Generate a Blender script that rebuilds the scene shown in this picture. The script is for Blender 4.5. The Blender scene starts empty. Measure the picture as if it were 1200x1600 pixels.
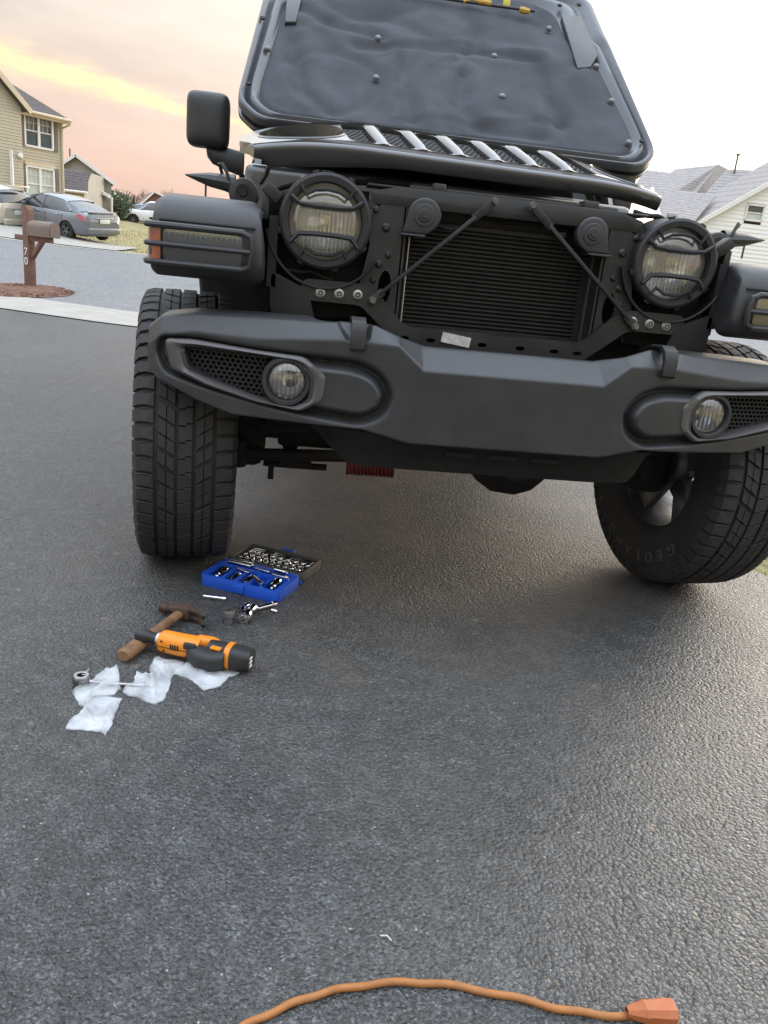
import bpy, bmesh, math, random
import numpy as np
from mathutils import Vector as V, Matrix, noise
from mathutils.geometry import tessellate_polygon
random.seed(11)
R = math.radians
SC = bpy.context.scene
COL = SC.collection

# ------------------------------------------------------------------ camera
CAM = V((-.53, -2.50, .965)); FPX = 1232.0
_y, _p, _r = R(7.68), R(17.99), R(5.95)
FW = V((math.sin(_y)*math.cos(_p), math.cos(_y)*math.cos(_p), -math.sin(_p)))
_r0 = V((math.cos(_y), -math.sin(_y), 0)); _u0 = _r0.cross(FW)
RT = _r0*math.cos(_r) + _u0*math.sin(_r); UP = _u0*math.cos(_r) - _r0*math.sin(_r)
cd = bpy.data.cameras.new('camera'); cam = bpy.data.objects.new('camera', cd); COL.objects.link(cam)
cd.sensor_fit = 'VERTICAL'; cd.sensor_height = 36; cd.lens = 36*FPX/1600; cd.clip_start = .05; cd.clip_end = 3000
cam.matrix_world = Matrix(((RT.x, UP.x, -FW.x, CAM.x), (RT.y, UP.y, -FW.y, CAM.y), (RT.z, UP.z, -FW.z, CAM.z), (0, 0, 0, 1)))
SC.camera = cam
def ray(x, y): return FW + RT*((x-600)/FPX) + UP*((800-y)/FPX)
def atY(x, y, Y): d = ray(x, y); return CAM + d*((Y-CAM.y)/d.y)
def atZ(x, y, Z=0.): d = ray(x, y); return CAM + d*((Z-CAM.z)/d.z)

# ------------------------------------------------------------------ sky and sun
SUN_AZ, SUN_EL = 44.0, 7.0
wd = bpy.data.worlds.new('World'); SC.world = wd; wd.use_nodes = True
class NT:
    """small helper for node trees"""
    def __init__(s, t): s.t = t; t.nodes.clear()
    def n(s, k, **kw):
        nd = s.t.nodes.new(k)
        for a, b in kw.items():
            if a.startswith('i_'): nd.inputs[a[2:].replace('_', ' ')].default_value = b
            else: setattr(nd, a, b)
        return nd
    def l(s, a, b): s.t.links.new(a, b)
    def m(s, op, a, b=None, c=None, clamp=False):
        nd = s.t.nodes.new('ShaderNodeMath'); nd.operation = op; nd.use_clamp = clamp
        for i, q in enumerate((a, b, c)):
            if q is None: continue
            if isinstance(q, (int, float)): nd.inputs[i].default_value = q
            else: s.t.links.new(q, nd.inputs[i])
        return nd.outputs[0]
    def ramp(s, fac, stops, interp='LINEAR'):
        nd = s.t.nodes.new('ShaderNodeValToRGB'); cr = nd.color_ramp; cr.interpolation = interp
        while len(cr.elements) < len(stops): cr.elements.new(.5)
        for e, (p, c) in zip(cr.elements, stops):
            e.position = p; e.color = (c, c, c, 1) if isinstance(c, (int, float)) else (*c, 1)
        if fac is not None: s.t.links.new(fac, nd.inputs[0])
        return nd.outputs[0]
    def mix(s, fac, a, b, blend='MIX'):
        nd = s.t.nodes.new('ShaderNodeMix'); nd.data_type = 'RGBA'; nd.blend_type = blend
        for sock, q in ((nd.inputs[0], fac), (nd.inputs[6], a), (nd.inputs[7], b)):
            if isinstance(q, (int, float)): sock.default_value = q
            elif isinstance(q, tuple): sock.default_value = (*q, 1)
            else: s.t.links.new(q, sock)
        return nd.outputs[2]
W = NT(wd.node_tree)
tc = W.n('ShaderNodeTexCoord'); sx = W.n('ShaderNodeSeparateXYZ'); W.l(tc.outputs['Generated'], sx.inputs[0])
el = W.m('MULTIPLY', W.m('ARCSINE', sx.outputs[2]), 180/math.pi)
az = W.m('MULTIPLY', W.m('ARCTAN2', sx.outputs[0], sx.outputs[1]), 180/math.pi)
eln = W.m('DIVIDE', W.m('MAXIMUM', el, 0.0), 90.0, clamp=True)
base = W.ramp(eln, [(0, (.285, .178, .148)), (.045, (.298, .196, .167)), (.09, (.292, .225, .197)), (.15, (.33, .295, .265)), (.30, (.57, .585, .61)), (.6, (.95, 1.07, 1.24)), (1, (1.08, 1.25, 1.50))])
sd = V((math.sin(R(SUN_AZ))*math.cos(R(SUN_EL)), math.cos(R(SUN_AZ))*math.cos(R(SUN_EL)), math.sin(R(SUN_EL))))
dp = W.n('ShaderNodeVectorMath', operation='DOT_PRODUCT'); W.l(tc.outputs['Generated'], dp.inputs[0]); dp.inputs[1].default_value = sd
ang = W.m('DIVIDE', W.m('ARCCOSINE', W.m('MINIMUM', dp.outputs['Value'], .99999)), math.pi, clamp=True)
glow = W.ramp(ang, [(0, (1.7, 1.35, .95)), (.09, (.85, .69, .48)), (.16, (.36, .29, .20)), (.22, (.15, .117, .075)), (.28, (.055, .044, .028)), (.36, (.008, .006, .005)), (1, (0, 0, 0))])
# soft cloud texture and the long lit streak
mp = W.n('ShaderNodeMapping'); mp.inputs['Scale'].default_value = (2.2, 2.2, 9.0); W.l(tc.outputs['Generated'], mp.inputs[0])
nz = W.n('ShaderNodeTexNoise', i_Scale=2.6, i_Detail=7.0, i_Roughness=.58); W.l(mp.outputs[0], nz.inputs['Vector'])
cl = W.ramp(nz.outputs[0], [(.36, .90), (.52, 1.0), (.70, 1.11)])
skyc = W.mix(1.0, base, cl, 'MULTIPLY')
# the sky opposite the sunset is dimmer near the horizon
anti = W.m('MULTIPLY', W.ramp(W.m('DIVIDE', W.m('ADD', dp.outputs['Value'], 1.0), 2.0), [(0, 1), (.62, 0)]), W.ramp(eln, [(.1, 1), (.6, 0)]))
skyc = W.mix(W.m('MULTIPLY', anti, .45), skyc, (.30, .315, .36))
add1 = W.mix(1.0, skyc, glow, 'ADD')
nz2 = W.n('ShaderNodeTexNoise', i_Scale=9.0, i_Detail=6.0, i_Roughness=.6); W.l(mp.outputs[0], nz2.inputs['Vector'])
elc = W.m('SUBTRACT', W.m('ADD', 8.15, W.m('MULTIPLY', W.m('ADD', az, 13.0), -.12)), W.m('MULTIPLY', W.m('SUBTRACT', nz2.outputs[0], .5), 1.9))
wdt = W.m('MAXIMUM', W.m('SUBTRACT', .36, W.m('MULTIPLY', W.m('ADD', az, 8.0), .040)), .26)
q = W.m('DIVIDE', W.m('SUBTRACT', el, elc), wdt)
band = W.m('EXPONENT', W.m('MULTIPLY', W.m('MULTIPLY', q, q), -1.0))
msk = W.ramp(W.m('DIVIDE', W.m('ADD', az, 90), 180), [(.1, 0), (.3, .8), (.46, 1), (.60, 0)])
streak = W.mix(W.m('MULTIPLY', W.m('MULTIPLY', band, msk), .85), add1, (.56, .42, .20))
sky = W.n('ShaderNodeTexSky', sky_type='NISHITA', sun_disc=False, sun_elevation=R(SUN_EL), sun_rotation=R(SUN_AZ), air_density=1.2, dust_density=2.0)
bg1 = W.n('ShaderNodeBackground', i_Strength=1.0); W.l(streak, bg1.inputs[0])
hsv = W.n('ShaderNodeHueSaturation', i_Saturation=.35, i_Value=.35); W.l(sky.outputs[0], hsv.inputs['Color'])
bg2 = W.n('ShaderNodeBackground', i_Strength=0.05); W.l(hsv.outputs[0], bg2.inputs[0])
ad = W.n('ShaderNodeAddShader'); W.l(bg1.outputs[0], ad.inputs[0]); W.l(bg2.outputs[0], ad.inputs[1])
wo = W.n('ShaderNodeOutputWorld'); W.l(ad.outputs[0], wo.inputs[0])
sl = bpy.data.lights.new('sun', 'SUN'); sl.energy = 0.5; sl.angle = R(14); sl.color = (1, .88, .74)
sun = bpy.data.objects.new('sun', sl); COL.objects.link(sun)
sun.rotation_euler = (-sd).to_track_quat('-Z', 'Y').to_euler(); sun.location = sd*60
SC.view_settings.view_transform = 'Standard'; SC.view_settings.look = 'None'; SC.view_settings.gamma = 1
SC.view_settings.exposure = 1.3; SC.view_settings.use_curve_mapping = False
SC.cycles.max_bounces = 6; SC.cycles.transparent_max_bounces = 12; SC.cycles.caustics_reflective = False; SC.cycles.caustics_refractive = False

# ------------------------------------------------------------------ materials
MATS = {}
def pm(name, c1, c2=None, sc=6., rough=.5, r2=None, metal=0., bump=0., bsc=200., bdet=3., coat=0., spec=.5, det=5., sheen=0., trans=0., bdist=.002):
    """procedural principled material: two colours mixed by noise, roughness varied, fine relief"""
    if name in MATS: return MATS[name]
    m = bpy.data.materials.new(name); m.use_nodes = True; T = NT(m.node_tree)
    b = T.n('ShaderNodeBsdfPrincipled'); o = T.n('ShaderNodeOutputMaterial'); T.l(b.outputs[0], o.inputs[0])
    t = T.n('ShaderNodeTexCoord')
    n1 = T.n('ShaderNodeTexNoise', i_Scale=sc, i_Detail=det, i_Roughness=.62); T.l(t.outputs['Object'], n1.inputs['Vector'])
    c2 = c2 or tuple(x*.7 for x in c1)
    T.l(T.ramp(n1.outputs[0], [(.35, c1), (.68, c2)]), b.inputs['Base Color'])
    r2 = rough*1.25 if r2 is None else r2
    T.l(T.ramp(n1.outputs[0], [(.3, rough), (.7, min(1, r2))]), b.inputs['Roughness'])
    b.inputs['Metallic'].default_value = metal; b.inputs['Specular IOR Level'].default_value = spec
    b.inputs['Coat Weight'].default_value = coat; b.inputs['Coat Roughness'].default_value = .06
    b.inputs['Sheen Weight'].default_value = sheen; b.inputs['Transmission Weight'].default_value = trans
    if bump:
        n2 = T.n('ShaderNodeTexNoise', i_Scale=bsc, i_Detail=bdet, i_Roughness=.6); T.l(t.outputs['Object'], n2.inputs['Vector'])
        bp = T.n('ShaderNodeBump', i_Strength=bump, i_Distance=bdist); T.l(n2.outputs[0], bp.inputs['Height']); T.l(bp.outputs[0], b.inputs['Normal'])
    MATS[name] = m; return m
def thin_glass(name, tint=(1, 1, 1), base=.06, rough=.03):
    if name in MATS: return MATS[name]
    m = bpy.data.materials.new(name); m.use_nodes = True; T = NT(m.node_tree)
    tr = T.n('ShaderNodeBsdfTransparent', i_Color=(*tint, 1)); g = T.n('ShaderNodeBsdfGlossy', i_Roughness=rough)
    lw = T.n('ShaderNodeLayerWeight', i_Blend=.25); f = T.m('ADD', T.m('MULTIPLY', lw.outputs['Fresnel'], .8), base, clamp=True)
    mx = T.n('ShaderNodeMixShader'); T.l(f, mx.inputs[0]); T.l(tr.outputs[0], mx.inputs[1]); T.l(g.outputs[0], mx.inputs[2])
    o = T.n('ShaderNodeOutputMaterial'); T.l(mx.outputs[0], o.inputs[0]); MATS[name] = m; return m

# ------------------------------------------------------------------ mesh helpers
class MB:
    def __init__(s): s.v = []; s.f = []
    def add(s, vs, fs):
        k = len(s.v); s.v += [tuple(p) for p in vs]; s.f += [tuple(i+k for i in f) for f in fs]; return s
    def box(s, c, d, rot=None):
        c = V(c); hx, hy, hz = d[0]/2, d[1]/2, d[2]/2
        P = [V((a*hx, b*hy, e*hz)) for a in (-1, 1) for b in (-1, 1) for e in (-1, 1)]
        if rot is not None: P = [rot @ p for p in P]
        return s.add([c+p for p in P], [(0, 1, 3, 2), (4, 6, 7, 5), (0, 4, 5, 1), (2, 3, 7, 6), (0, 2, 6, 4), (1, 5, 7, 3)])
    def bb(s, x0, x1, y0, y1, z0, z1): return s.box(((x0+x1)/2, (y0+y1)/2, (z0+z1)/2), (x1-x0, y1-y0, z1-z0))
    def cyl(s, a, b, r, r2=None, n=14, cap=True):
        a, b = V(a), V(b); r2 = r if r2 is None else r2; w = (b-a).normalized(); u = w.orthogonal().normalized(); t = w.cross(u)
        vs = [];  fs = []
        for i in range(n):
            q = 2*math.pi*i/n; d = u*math.cos(q)+t*math.sin(q); vs += [a+d*r, b+d*r2]
        for i in range(n): j = (i+1) % n; fs.append((2*i, 2*j, 2*j+1, 2*i+1))
        if cap: fs += [tuple(2*i for i in range(n))[::-1], tuple(2*i+1 for i in range(n))]
        return s.add(vs, fs)
    def tube(s, path, r, n=8, closed=False):
        P = [V(p) for p in path]; m = len(P); rr = r if isinstance(r, (list, tuple)) else [r]*m
        u = None; vs = []; fs = []
        for i, p in enumerate(P):
            a = P[i-1] if (i or closed) else p; b = P[(i+1) % m] if (i < m-1 or closed) else p
            w = (b-a).normalized()
            u = w.orthogonal().normalized() if u is None else (u-w*u.dot(w)).normalized()
            t = w.cross(u)
            for k in range(n): q = 2*math.pi*k/n; vs.append(p+(u*math.cos(q)+t*math.sin(q))*rr[i])
        for i in range(m if closed else m-1):
            j = (i+1) % m
            for k in range(n): l = (k+1) % n; fs.append((i*n+k, i*n+l, j*n+l, j*n+k))
        if not closed: fs += [tuple(range(n))[::-1], tuple((m-1)*n+k for k in range(n))]
        return s.add(vs, fs)
    def lathe(s, prof, o, ax, n=32, a0=0., a1=2*math.pi, closed=False):
        """prof: (radius, height along ax)"""
        o, w = V(o), V(ax).normalized(); u = w.orthogonal().normalized(); t = w.cross(u); full = abs(a1-a0-2*math.pi) < 1e-6
        m = len(prof); cnt = n if full else n+1; vs = []; fs = []
        for i in range(cnt):
            q = a0+(a1-a0)*i/n; d = u*math.cos(q)+t*math.sin(q)
            for (r, h) in prof: vs.append(o+d*r+w*h)
        for i in range(n):
            j = (i+1) % cnt
            for k in range(m if closed else m-1): l = (k+1) % m; fs.append((i*m+k, j*m+k, j*m+l, i*m+l))
        return s.add(vs, fs)
    def prism(s, poly, fn, w0, w1, holes=()):
        """polygon (with holes) in u,v swept from w0 to w1; fn(u,v,w)->point"""
        loops = [list(poly)]+[list(h) for h in holes]
        tri = tessellate_polygon([[V((a, b, 0)) for a, b in lp] for lp in loops])
        fl = [p for lp in loops for p in lp]; n = len(fl)
        vs = [fn(a, b, w0) for a, b in fl]+[fn(a, b, w1) for a, b in fl]
        fs = ([tuple(t) for t in tri]+[tuple(i+n for i in t)[::-1] for t in tri]) if holes or n > 60 else [tuple(range(n)), tuple(range(n, 2*n))[::-1]]
        k = 0
        for lp in loops:
            for i in range(len(lp)): j = (i+1) % len(lp); fs.append((k+i, k+j, n+k+j, n+k+i))
            k += len(lp)
        return s.add(vs, fs)
    def grid(s, fn, nu, nv, cu=False, cv=False):
        vs = [fn(i, j) for i in range(nu) for j in range(nv)]; fs = []
        for i in range(nu if cu else nu-1):
            for j in range(nv if cv else nv-1):
                a, b = (i+1) % nu, (j+1) % nv; fs.append((i*nv+j, a*nv+j, a*nv+b, i*nv+b))
        return s.add(vs, fs)
    def build(s, name, mat, parent=None, sm=35, bev=0., seg=2, loc=None, rot=None, fix=True, bang=30):
        me = bpy.data.meshes.new(name); me.from_pydata(s.v, [], s.f)
        if fix or bev:
            bm = bmesh.new(); bm.from_mesh(me)
            if fix: bmesh.ops.recalc_face_normals(bm, faces=bm.faces)
            if bev:
                bmesh.ops.remove_doubles(bm, verts=bm.verts, dist=1e-6)
                es = [e for e in bm.edges if len(e.link_faces) == 2 and e.calc_face_angle(0) > R(bang)]
                bmesh.ops.bevel(bm, geom=es, offset=bev, segments=seg, profile=.5, affect='EDGES', clamp_overlap=True)
            bm.to_mesh(me); bm.free()
        if sm:
            me.shade_smooth(); me.set_sharp_from_angle(angle=R(sm))
        me.materials.append(mat)
        o = bpy.data.objects.new(name, me); COL.objects.link(o); o.parent = parent
        if loc is not None: o.location = loc
        if rot is not None: o.rotation_euler = rot
        return o
def tag(o, label, cat, group=None, kind=None):
    if label: o['label'] = label
    if cat: o['category'] = cat
    if group: o['group'] = group
    if kind: o['kind'] = kind
    return o
def thing(name, label, cat, loc=(0, 0, 0), rot=(0, 0, 0), group=None):
    o = bpy.data.objects.new(name, None); COL.objects.link(o); o.location = loc; o.rotation_euler = rot; o.empty_display_size = .1
    return tag(o, label, cat, group)
def part(name, src, parent, loc=None, rot=None, scale=None):
    """another piece sharing the mesh of src"""
    o = src.copy(); o.name = name; COL.objects.link(o); o.parent = parent
    if loc is not None: o.location = loc
    if rot is not None: o.rotation_euler = rot
    if scale is not None: o.scale = scale
    return o
def copy_tree(o, parent=None):
    c = o.copy(); COL.objects.link(c); c.parent = parent
    for ch in list(o.children): copy_tree(ch, c)
    return c
def smooth(a, b, x): t = min(1, max(0, (x-a)/(b-a))); return t*t*(3-2*t)
def lerp(a, b, t): return a+(b-a)*t
def interp(x, xs, ys):
    return float(np.interp(x, xs, ys))
def rounded(pts, r, n=5):
    """round the corners of a 2d polygon"""
    out = []; m = len(pts)
    for i in range(m):
        p = V((*pts[i], 0)); a = V((*pts[i-1], 0)); b = V((*pts[(i+1) % m], 0))
        ra = min(r, (a-p).length*.45, (b-p).length*.45); A = p+(a-p).normalized()*ra; B = p+(b-p).normalized()*ra
        for k in range(n+1):
            t = k/n; q = A*(1-t)**2+p*2*t*(1-t)+B*t*t; out.append((q.x, q.y))
    return out

# ------------------------------------------------------------------ terrain, drive, road
def hz(X, Y):
    d = max(0., Y-10.); d1 = min(d, 52.)
    h = .0098*d1+.00022*d1*d1+max(0., d-52.)*.012
    return h+max(0., -7.5-X)*.09*smooth(23, 31, Y)*(1-smooth(55, 80, Y))
NX = [-60, -30, -12, -6, -4.28, -2.38, 0, 3, 6.2, 12, 25, 60]; NY = [26, 16.5, 10.9, 9.05, 8.38, 7.55, 7.2, 7.35, 8.2, 9.4, 11.5, 17]
def near(X): return interp(X, NX, NY)
def far(X): return near(X)*.25+22.6+smooth(2, 30, X)*-6
def asphalt(name, dark, light, scale, rough, bump, fleck=True, stain=True):
    m = bpy.data.materials.new(name); m.use_nodes = True; T = NT(m.node_tree)
    b = T.n('ShaderNodeBsdfPrincipled'); o = T.n('ShaderNodeOutputMaterial'); T.l(b.outputs[0], o.inputs[0])
    t = T.n('ShaderNodeTexCoord'); P = t.outputs['Object']
    wn = T.n('ShaderNodeTexNoise', noise_dimensions='2D', i_Scale=scale*.45, i_Detail=0.); T.l(P, wn.inputs['Vector'])
    wv = T.n('ShaderNodeVectorMath', operation='MULTIPLY_ADD'); T.l(wn.outputs['Color'], wv.inputs[0]); wv.inputs[1].default_value = (.0035, .0035, .0035); T.l(P, wv.inputs[2])
    vo = T.n('ShaderNodeTexVoronoi', voronoi_dimensions='2D', feature='F1', i_Scale=scale, i_Randomness=1.); T.l(wv.outputs[0], vo.inputs['Vector'])
    vs = T.n('ShaderNodeTexVoronoi', voronoi_dimensions='2D', feature='F1', i_Scale=scale*2.3); T.l(wv.outputs[0], vs.inputs['Vector'])
    fn = T.n('ShaderNodeTexNoise', noise_dimensions='2D', i_Scale=scale*6, i_Detail=1.); T.l(P, fn.inputs['Vector'])
    big = T.n('ShaderNodeTexNoise', noise_dimensions='2D', i_Scale=.9, i_Detail=4., i_Roughness=.6); T.l(P, big.inputs['Vector'])
    mid = T.n('ShaderNodeTexNoise', noise_dimensions='2D', i_Scale=scale*.16, i_Detail=2.); T.l(P, mid.inputs['Vector'])
    col = T.mix(T.ramp(big.outputs[0], [(.35, 0), (.7, 1)]), dark, light)
    col = T.mix(T.ramp(mid.outputs[0], [(.45, 0), (.75, .45)]), col, tuple(x*1.5 for x in light))
    scc = T.n('ShaderNodeSeparateColor'); T.l(vs.outputs['Color'], scc.inputs[0])
    col = T.mix(1.0, col, T.ramp(scc.outputs[0], [(0, .45), (.5, .95), (.9, 1.45), (1, 2.6)]), 'MULTIPLY')
    if stain:   # pale dust worn into the drive, patchy
        sn = T.n('ShaderNodeTexNoise', noise_dimensions='2D', i_Scale=2.3, i_Detail=5., i_Roughness=.68); T.l(P, sn.inputs['Vector'])
        mk = T.n('ShaderNodeVectorMath', operation='DISTANCE'); T.l(P, mk.inputs[0]); mk.inputs[1].default_value = (.05, .15, 0)
        near_m = T.ramp(T.m('DIVIDE', mk.outputs['Value'], 3.0), [(.12, 1), (.62, .0)])
        st = T.m('MULTIPLY', T.ramp(sn.outputs[0], [(.42, 0), (.66, 1)]), near_m)
        col = T.mix(T.m('MULTIPLY', st, .62), col, (.135, .112, .088))
        sp = T.n('ShaderNodeTexVoronoi', voronoi_dimensions='2D', feature='F1', i_Scale=2.6); T.l(wv.outputs[0], sp.inputs['Vector'])
        spn = T.n('ShaderNodeTexNoise', noise_dimensions='2D', i_Scale=38., i_Detail=4.); T.l(P, spn.inputs['Vector'])
        smk = T.ramp(T.m('ADD', sp.outputs['Distance'], T.m('MULTIPLY', spn.outputs[0], .07)), [(.047, .5), (.064, 0)])
        spc = T.n('ShaderNodeSeparateColor'); T.l(sp.outputs['Color'], spc.inputs[0]); smk = T.m('MULTIPLY', smk, T.m('GREATER_THAN', spc.outputs[1], .45))
        col = T.mix(smk, col, (.22, .18, .13))
    if fleck:
        fv = T.n('ShaderNodeTexVoronoi', voronoi_dimensions='2D', feature='F1', i_Scale=scale*.11); T.l(wv.outputs[0], fv.inputs['Vector'])
        T.n_rand = lambda nd: nd.outputs['Color']
        col = T.mix(T.m('MULTIPLY', T.ramp(fv.outputs['Distance'], [(.018, .8), (.03, 0)]), T.m('GREATER_THAN', T.n_rand(fv), .72)), col, (.42, .40, .36))
    T.l(col, b.inputs['Base Color'])
    rr = T.m('ADD', T.m('MULTIPLY', big.outputs[0], .22), T.m('MULTIPLY', fn.outputs[0], .18)); T.l(T.m('ADD', rr, rough-.2, clamp=True), b.inputs['Roughness'])
    sc_ = T.n('ShaderNodeSeparateColor'); T.l(vo.outputs['Color'], sc_.inputs[0])
    vd = T.m('SUBTRACT', T.m('POWER', vo.outputs['Distance'], 1.8), T.m('MULTIPLY', sc_.outputs[0], .30))
    st_n = T.n('ShaderNodeTexNoise', noise_dimensions='2D', i_Scale=scale*.6, i_Detail=3., i_Roughness=.6); T.l(P, st_n.inputs['Vector'])
    plat = T.ramp(st_n.outputs[0], [(.36, 0), (.50, .75), (.66, 1)])
    hgt = T.m('ADD', T.m('MULTIPLY', plat, .40), T.m('SUBTRACT', T.m('ADD', T.m('MULTIPLY', fn.outputs[0], .10), T.m('MULTIPLY', mid.outputs[0], .5)), T.m('ADD', T.m('MULTIPLY', vd, .85), T.m('MULTIPLY', vs.outputs['Distance'], .30))))
    bp = T.n('ShaderNodeBump', i_Strength=bump, i_Distance=.005); T.l(hgt, bp.inputs['Height']); T.l(bp.outputs[0], b.inputs['Normal'])
    b.inputs['Specular IOR Level'].default_value = .5
    return m
M_drive = asphalt('sealed_asphalt', (.038, .040, .0398), (.064, .066, .065), 128., .47, .80)
M_road = asphalt('worn_road', (.135, .138, .142), (.17, .17, .17), 60., .8, .5, stain=False)
M_conc = pm('concrete', (.36, .34, .305), (.30, .285, .255), 3., .85, bump=.3, bsc=90)
M_lawn = pm('dry_lawn', (.34, .28, .14), (.20, .185, .075), 1.2, .95, bump=.8, bsc=30, bdist=.03)
M_blade = pm('dry_grass_blade', (.50, .43, .25), (.33, .29, .13), 9., .8)
M_mulch = pm('mulch', (.20, .10, .065), (.10, .055, .04), 9., .95, bump=1., bsc=40, bdist=.02)

def sheet(name, mat, xs, f0, f1, nv, dz, par=None):
    mb = MB()
    def fn(i, j):
        X = xs[i]; Y = lerp(f0(X), f1(X), (j/(nv-1))**1.0); return (X, Y, hz(X, Y)+dz)
    o = mb.grid(fn, len(xs), nv).build(name, mat, sm=60, fix=False); o['kind'] = 'structure'; return o
def ln(a, b, n): return [lerp(a, b, i/(n-1)) for i in range(n)]
# one ground sheet to the horizon
gy = [-60, -30, -12, -6, -3] + ln(-1, 24, 26) + ln(26, 80, 28) + [100, 140, 200, 320, 500, 900, 1500]
gx = [-1200, -600, -300, -150, -80] + ln(-50, -16, 18) + ln(-14, 14, 15) + ln(16, 50, 18) + [80, 150, 300, 600, 1200]
g = MB().grid(lambda i, j: (gx[i], gy[j], hz(gx[i], gy[j])-.03), len(gx), len(gy)).build('lawn_ground', M_lawn, sm=60, fix=False); g['kind'] = 'structure'
def sidewalk_near(X): return near(X)-1.45
# driveway: dense outline polygon, flared on the right at the near end
edge_r = [(3.2, -6.), (2.9, -3.2), (2.3, -1.7), (1.75, -.7), (1.42, -.2), (1.19, .02), (1.11, .12), (1.06, .5), (1.06, 2), (1.15, 4), (1.6, 5.2), (2.4, sidewalk_near(2.4)+.02)]
er = []
for (a, b), (c, d) in zip(edge_r, edge_r[1:]):
    for k in range(8):
        t = k/8; x = lerp(a, c, t); y = lerp(b, d, t); er.append((x+noise.noise(V((x*9, y*9, 3)))*.025, y))
er.append(edge_r[-1])
back = [(x, sidewalk_near(x)+.02) for x in ln(2.2, -5.2, 16)]
left = [(-5.4, 4.), (-5.0, 0.), (-5.2, -6.)]
MB().add([(x, y, 0) for x, y in er+back+left], [tuple(range(len(er+back+left)))]).build('driveway', M_drive, sm=0)['kind'] = 'structure'
sheet('sidewalk', M_conc, ln(-11, 2.6, 35), sidewalk_near, near, 4, .010)
sheet('road', M_road, ln(-58, 58, 117), near, far, 14, .004)
sheet('road_curb', M_conc, ln(-58, 58, 117), lambda X: far(X)-.04, lambda X: far(X)+.45, 3, .012)
# far drive patch under the parked cars
sheet('neighbour_driveway', M_conc, ln(-19, -6.4, 14), lambda X: far(X)+.4, lambda X: far(X)+4.2+(-6.4-X)*.42, 8, .035)
# mulch bed round the mailbox
mb = MB(); c0 = atZ(36, 458); k = 40
ring = [(c0.x+.66*math.cos(2*math.pi*i/k)*(1+.12*noise.noise(V((i*.4, 1, 1))))-.12, c0.y+1.15*math.sin(2*math.pi*i/k)*(1+.12*noise.noise(V((i*.4, 4, 1))))+.25) for i in range(k)]
mb.add([(x, y, .012) for x, y in ring]+[((x+c0.x-.12)/2, (y+c0.y+.25)/2, .07) for x, y in ring]+[(c0.x-.12, c0.y+.25, .085)],
       [(i, (i+1) % k, k+(i+1) % k, k+i) for i in range(k)]+[(k+i, k+(i+1) % k, 2*k) for i in range(k)])
mb.build('mulch_bed', M_mulch, sm=60)['kind'] = 'structure'
mb = MB()
for i in range(900):
    a = random.random()*6.283; rr_ = math.sqrt(random.random()); x = c0.x-.12+.64*rr_*math.cos(a); y = c0.y+.25+1.12*rr_*math.sin(a); l = random.uniform(.02, .06); t = random.random()*6.28
    mb.box((x, y, .02+.07*(1-rr_)), (l, .012, .008), Matrix.Rotation(t, 3, 'Z') @ Matrix.Rotation(random.uniform(-.7, .7), 3, 'Y'))
tag(mb.build('mulch_chips', M_mulch, sm=0, fix=False), 'reddish brown mulch chips around the mailbox post', 'mulch', kind='stuff')
# grass blades beside the drive on the right
def drive_edge(Y): return interp(Y, [p[1] for p in edge_r], [p[0] for p in edge_r])
mb = MB()
def blade(x, y, z, h, w, lean, a):
    dx, dy = math.cos(a), math.sin(a); p = V((x, y, z)); s = V((-dy, dx, 0))*w; l = V((dx, dy, 0))*lean
    mb.add([p-s, p+s, p+l*.45+V((0, 0, h*.6))+s*.6, p+l*.45+V((0, 0, h*.6))-s*.6, p+l+V((0, 0, h))], [(0, 1, 2, 3), (3, 2, 4)])
for i in range(26000):
    Y = random.uniform(-.5, 8.0); t = random.random()**1.7; X = drive_edge(Y)+.0+t*6.0 if Y < 6.4 else random.uniform(2.4, 8)
    if Y > near(X)-.1: continue
    blade(X+random.gauss(0, .02), Y, -.03, random.uniform(.015, .05), random.uniform(.0012, .003)*(1+t*2), random.uniform(.01, .06), random.random()*6.283)
tag(mb.build('grass', M_blade, sm=0, fix=False), 'dry straw coloured lawn grass beside the driveway', 'grass', kind='stuff')
mb = MB()
for i in range(9000):   # lawn across the street
    X = random.uniform(-10, 4); Y = far(X)+random.uniform(.5, 22)
    blade(X, Y, hz(X, Y)-.03, random.uniform(.05, .1), random.uniform(.008, .016), random.uniform(.02, .08), random.random()*6.283)
tag(mb.build('grass', M_blade, sm=0, fix=False), 'yellowish lawn across the street beside the grey sedan', 'grass', kind='stuff')

# ------------------------------------------------------------------ houses
M_tan = pm('tan_vinyl_siding', (.48, .435, .33), (.44, .40, .30), .8, .6)
M_grey = pm('grey_beige_siding', (.36, .35, .31), (.32, .31, .28), .8, .6)
M_white = pm('white_siding', (.86, .86, .83), (.82, .82, .79), .8, .55)
M_trim = pm('white_trim', (.80, .79, .76), (.72, .71, .68), 2., .5)
M_cream = pm('cream_trim', (.66, .56, .40), (.58, .49, .36), 2., .55)
M_shng = pm('dark_shingles', (.115, .10, .095), (.075, .067, .065), 5., .92, bump=.9, bsc=16, bdist=.03)
M_shngr = pm('grey_shingles', (.36, .335, .32), (.28, .26, .25), 4., .92, bump=.9, bsc=14, bdist=.03)
M_shut = pm('brown_shutter', (.17, .145, .13), (.13, .11, .10), 4., .6)
M_win = pm('window_glass', (.06, .085, .085), (.035, .05, .05), 1.2, .06, .09, spec=.8, coat=.6)
M_blind = pm('window_blind', (.55, .60, .56), (.42, .47, .45), 3., .5, spec=.6, coat=.7)
M_brown = pm('brown_brick', (.27, .16, .12), (.19, .115, .09), 3., .85)
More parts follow.
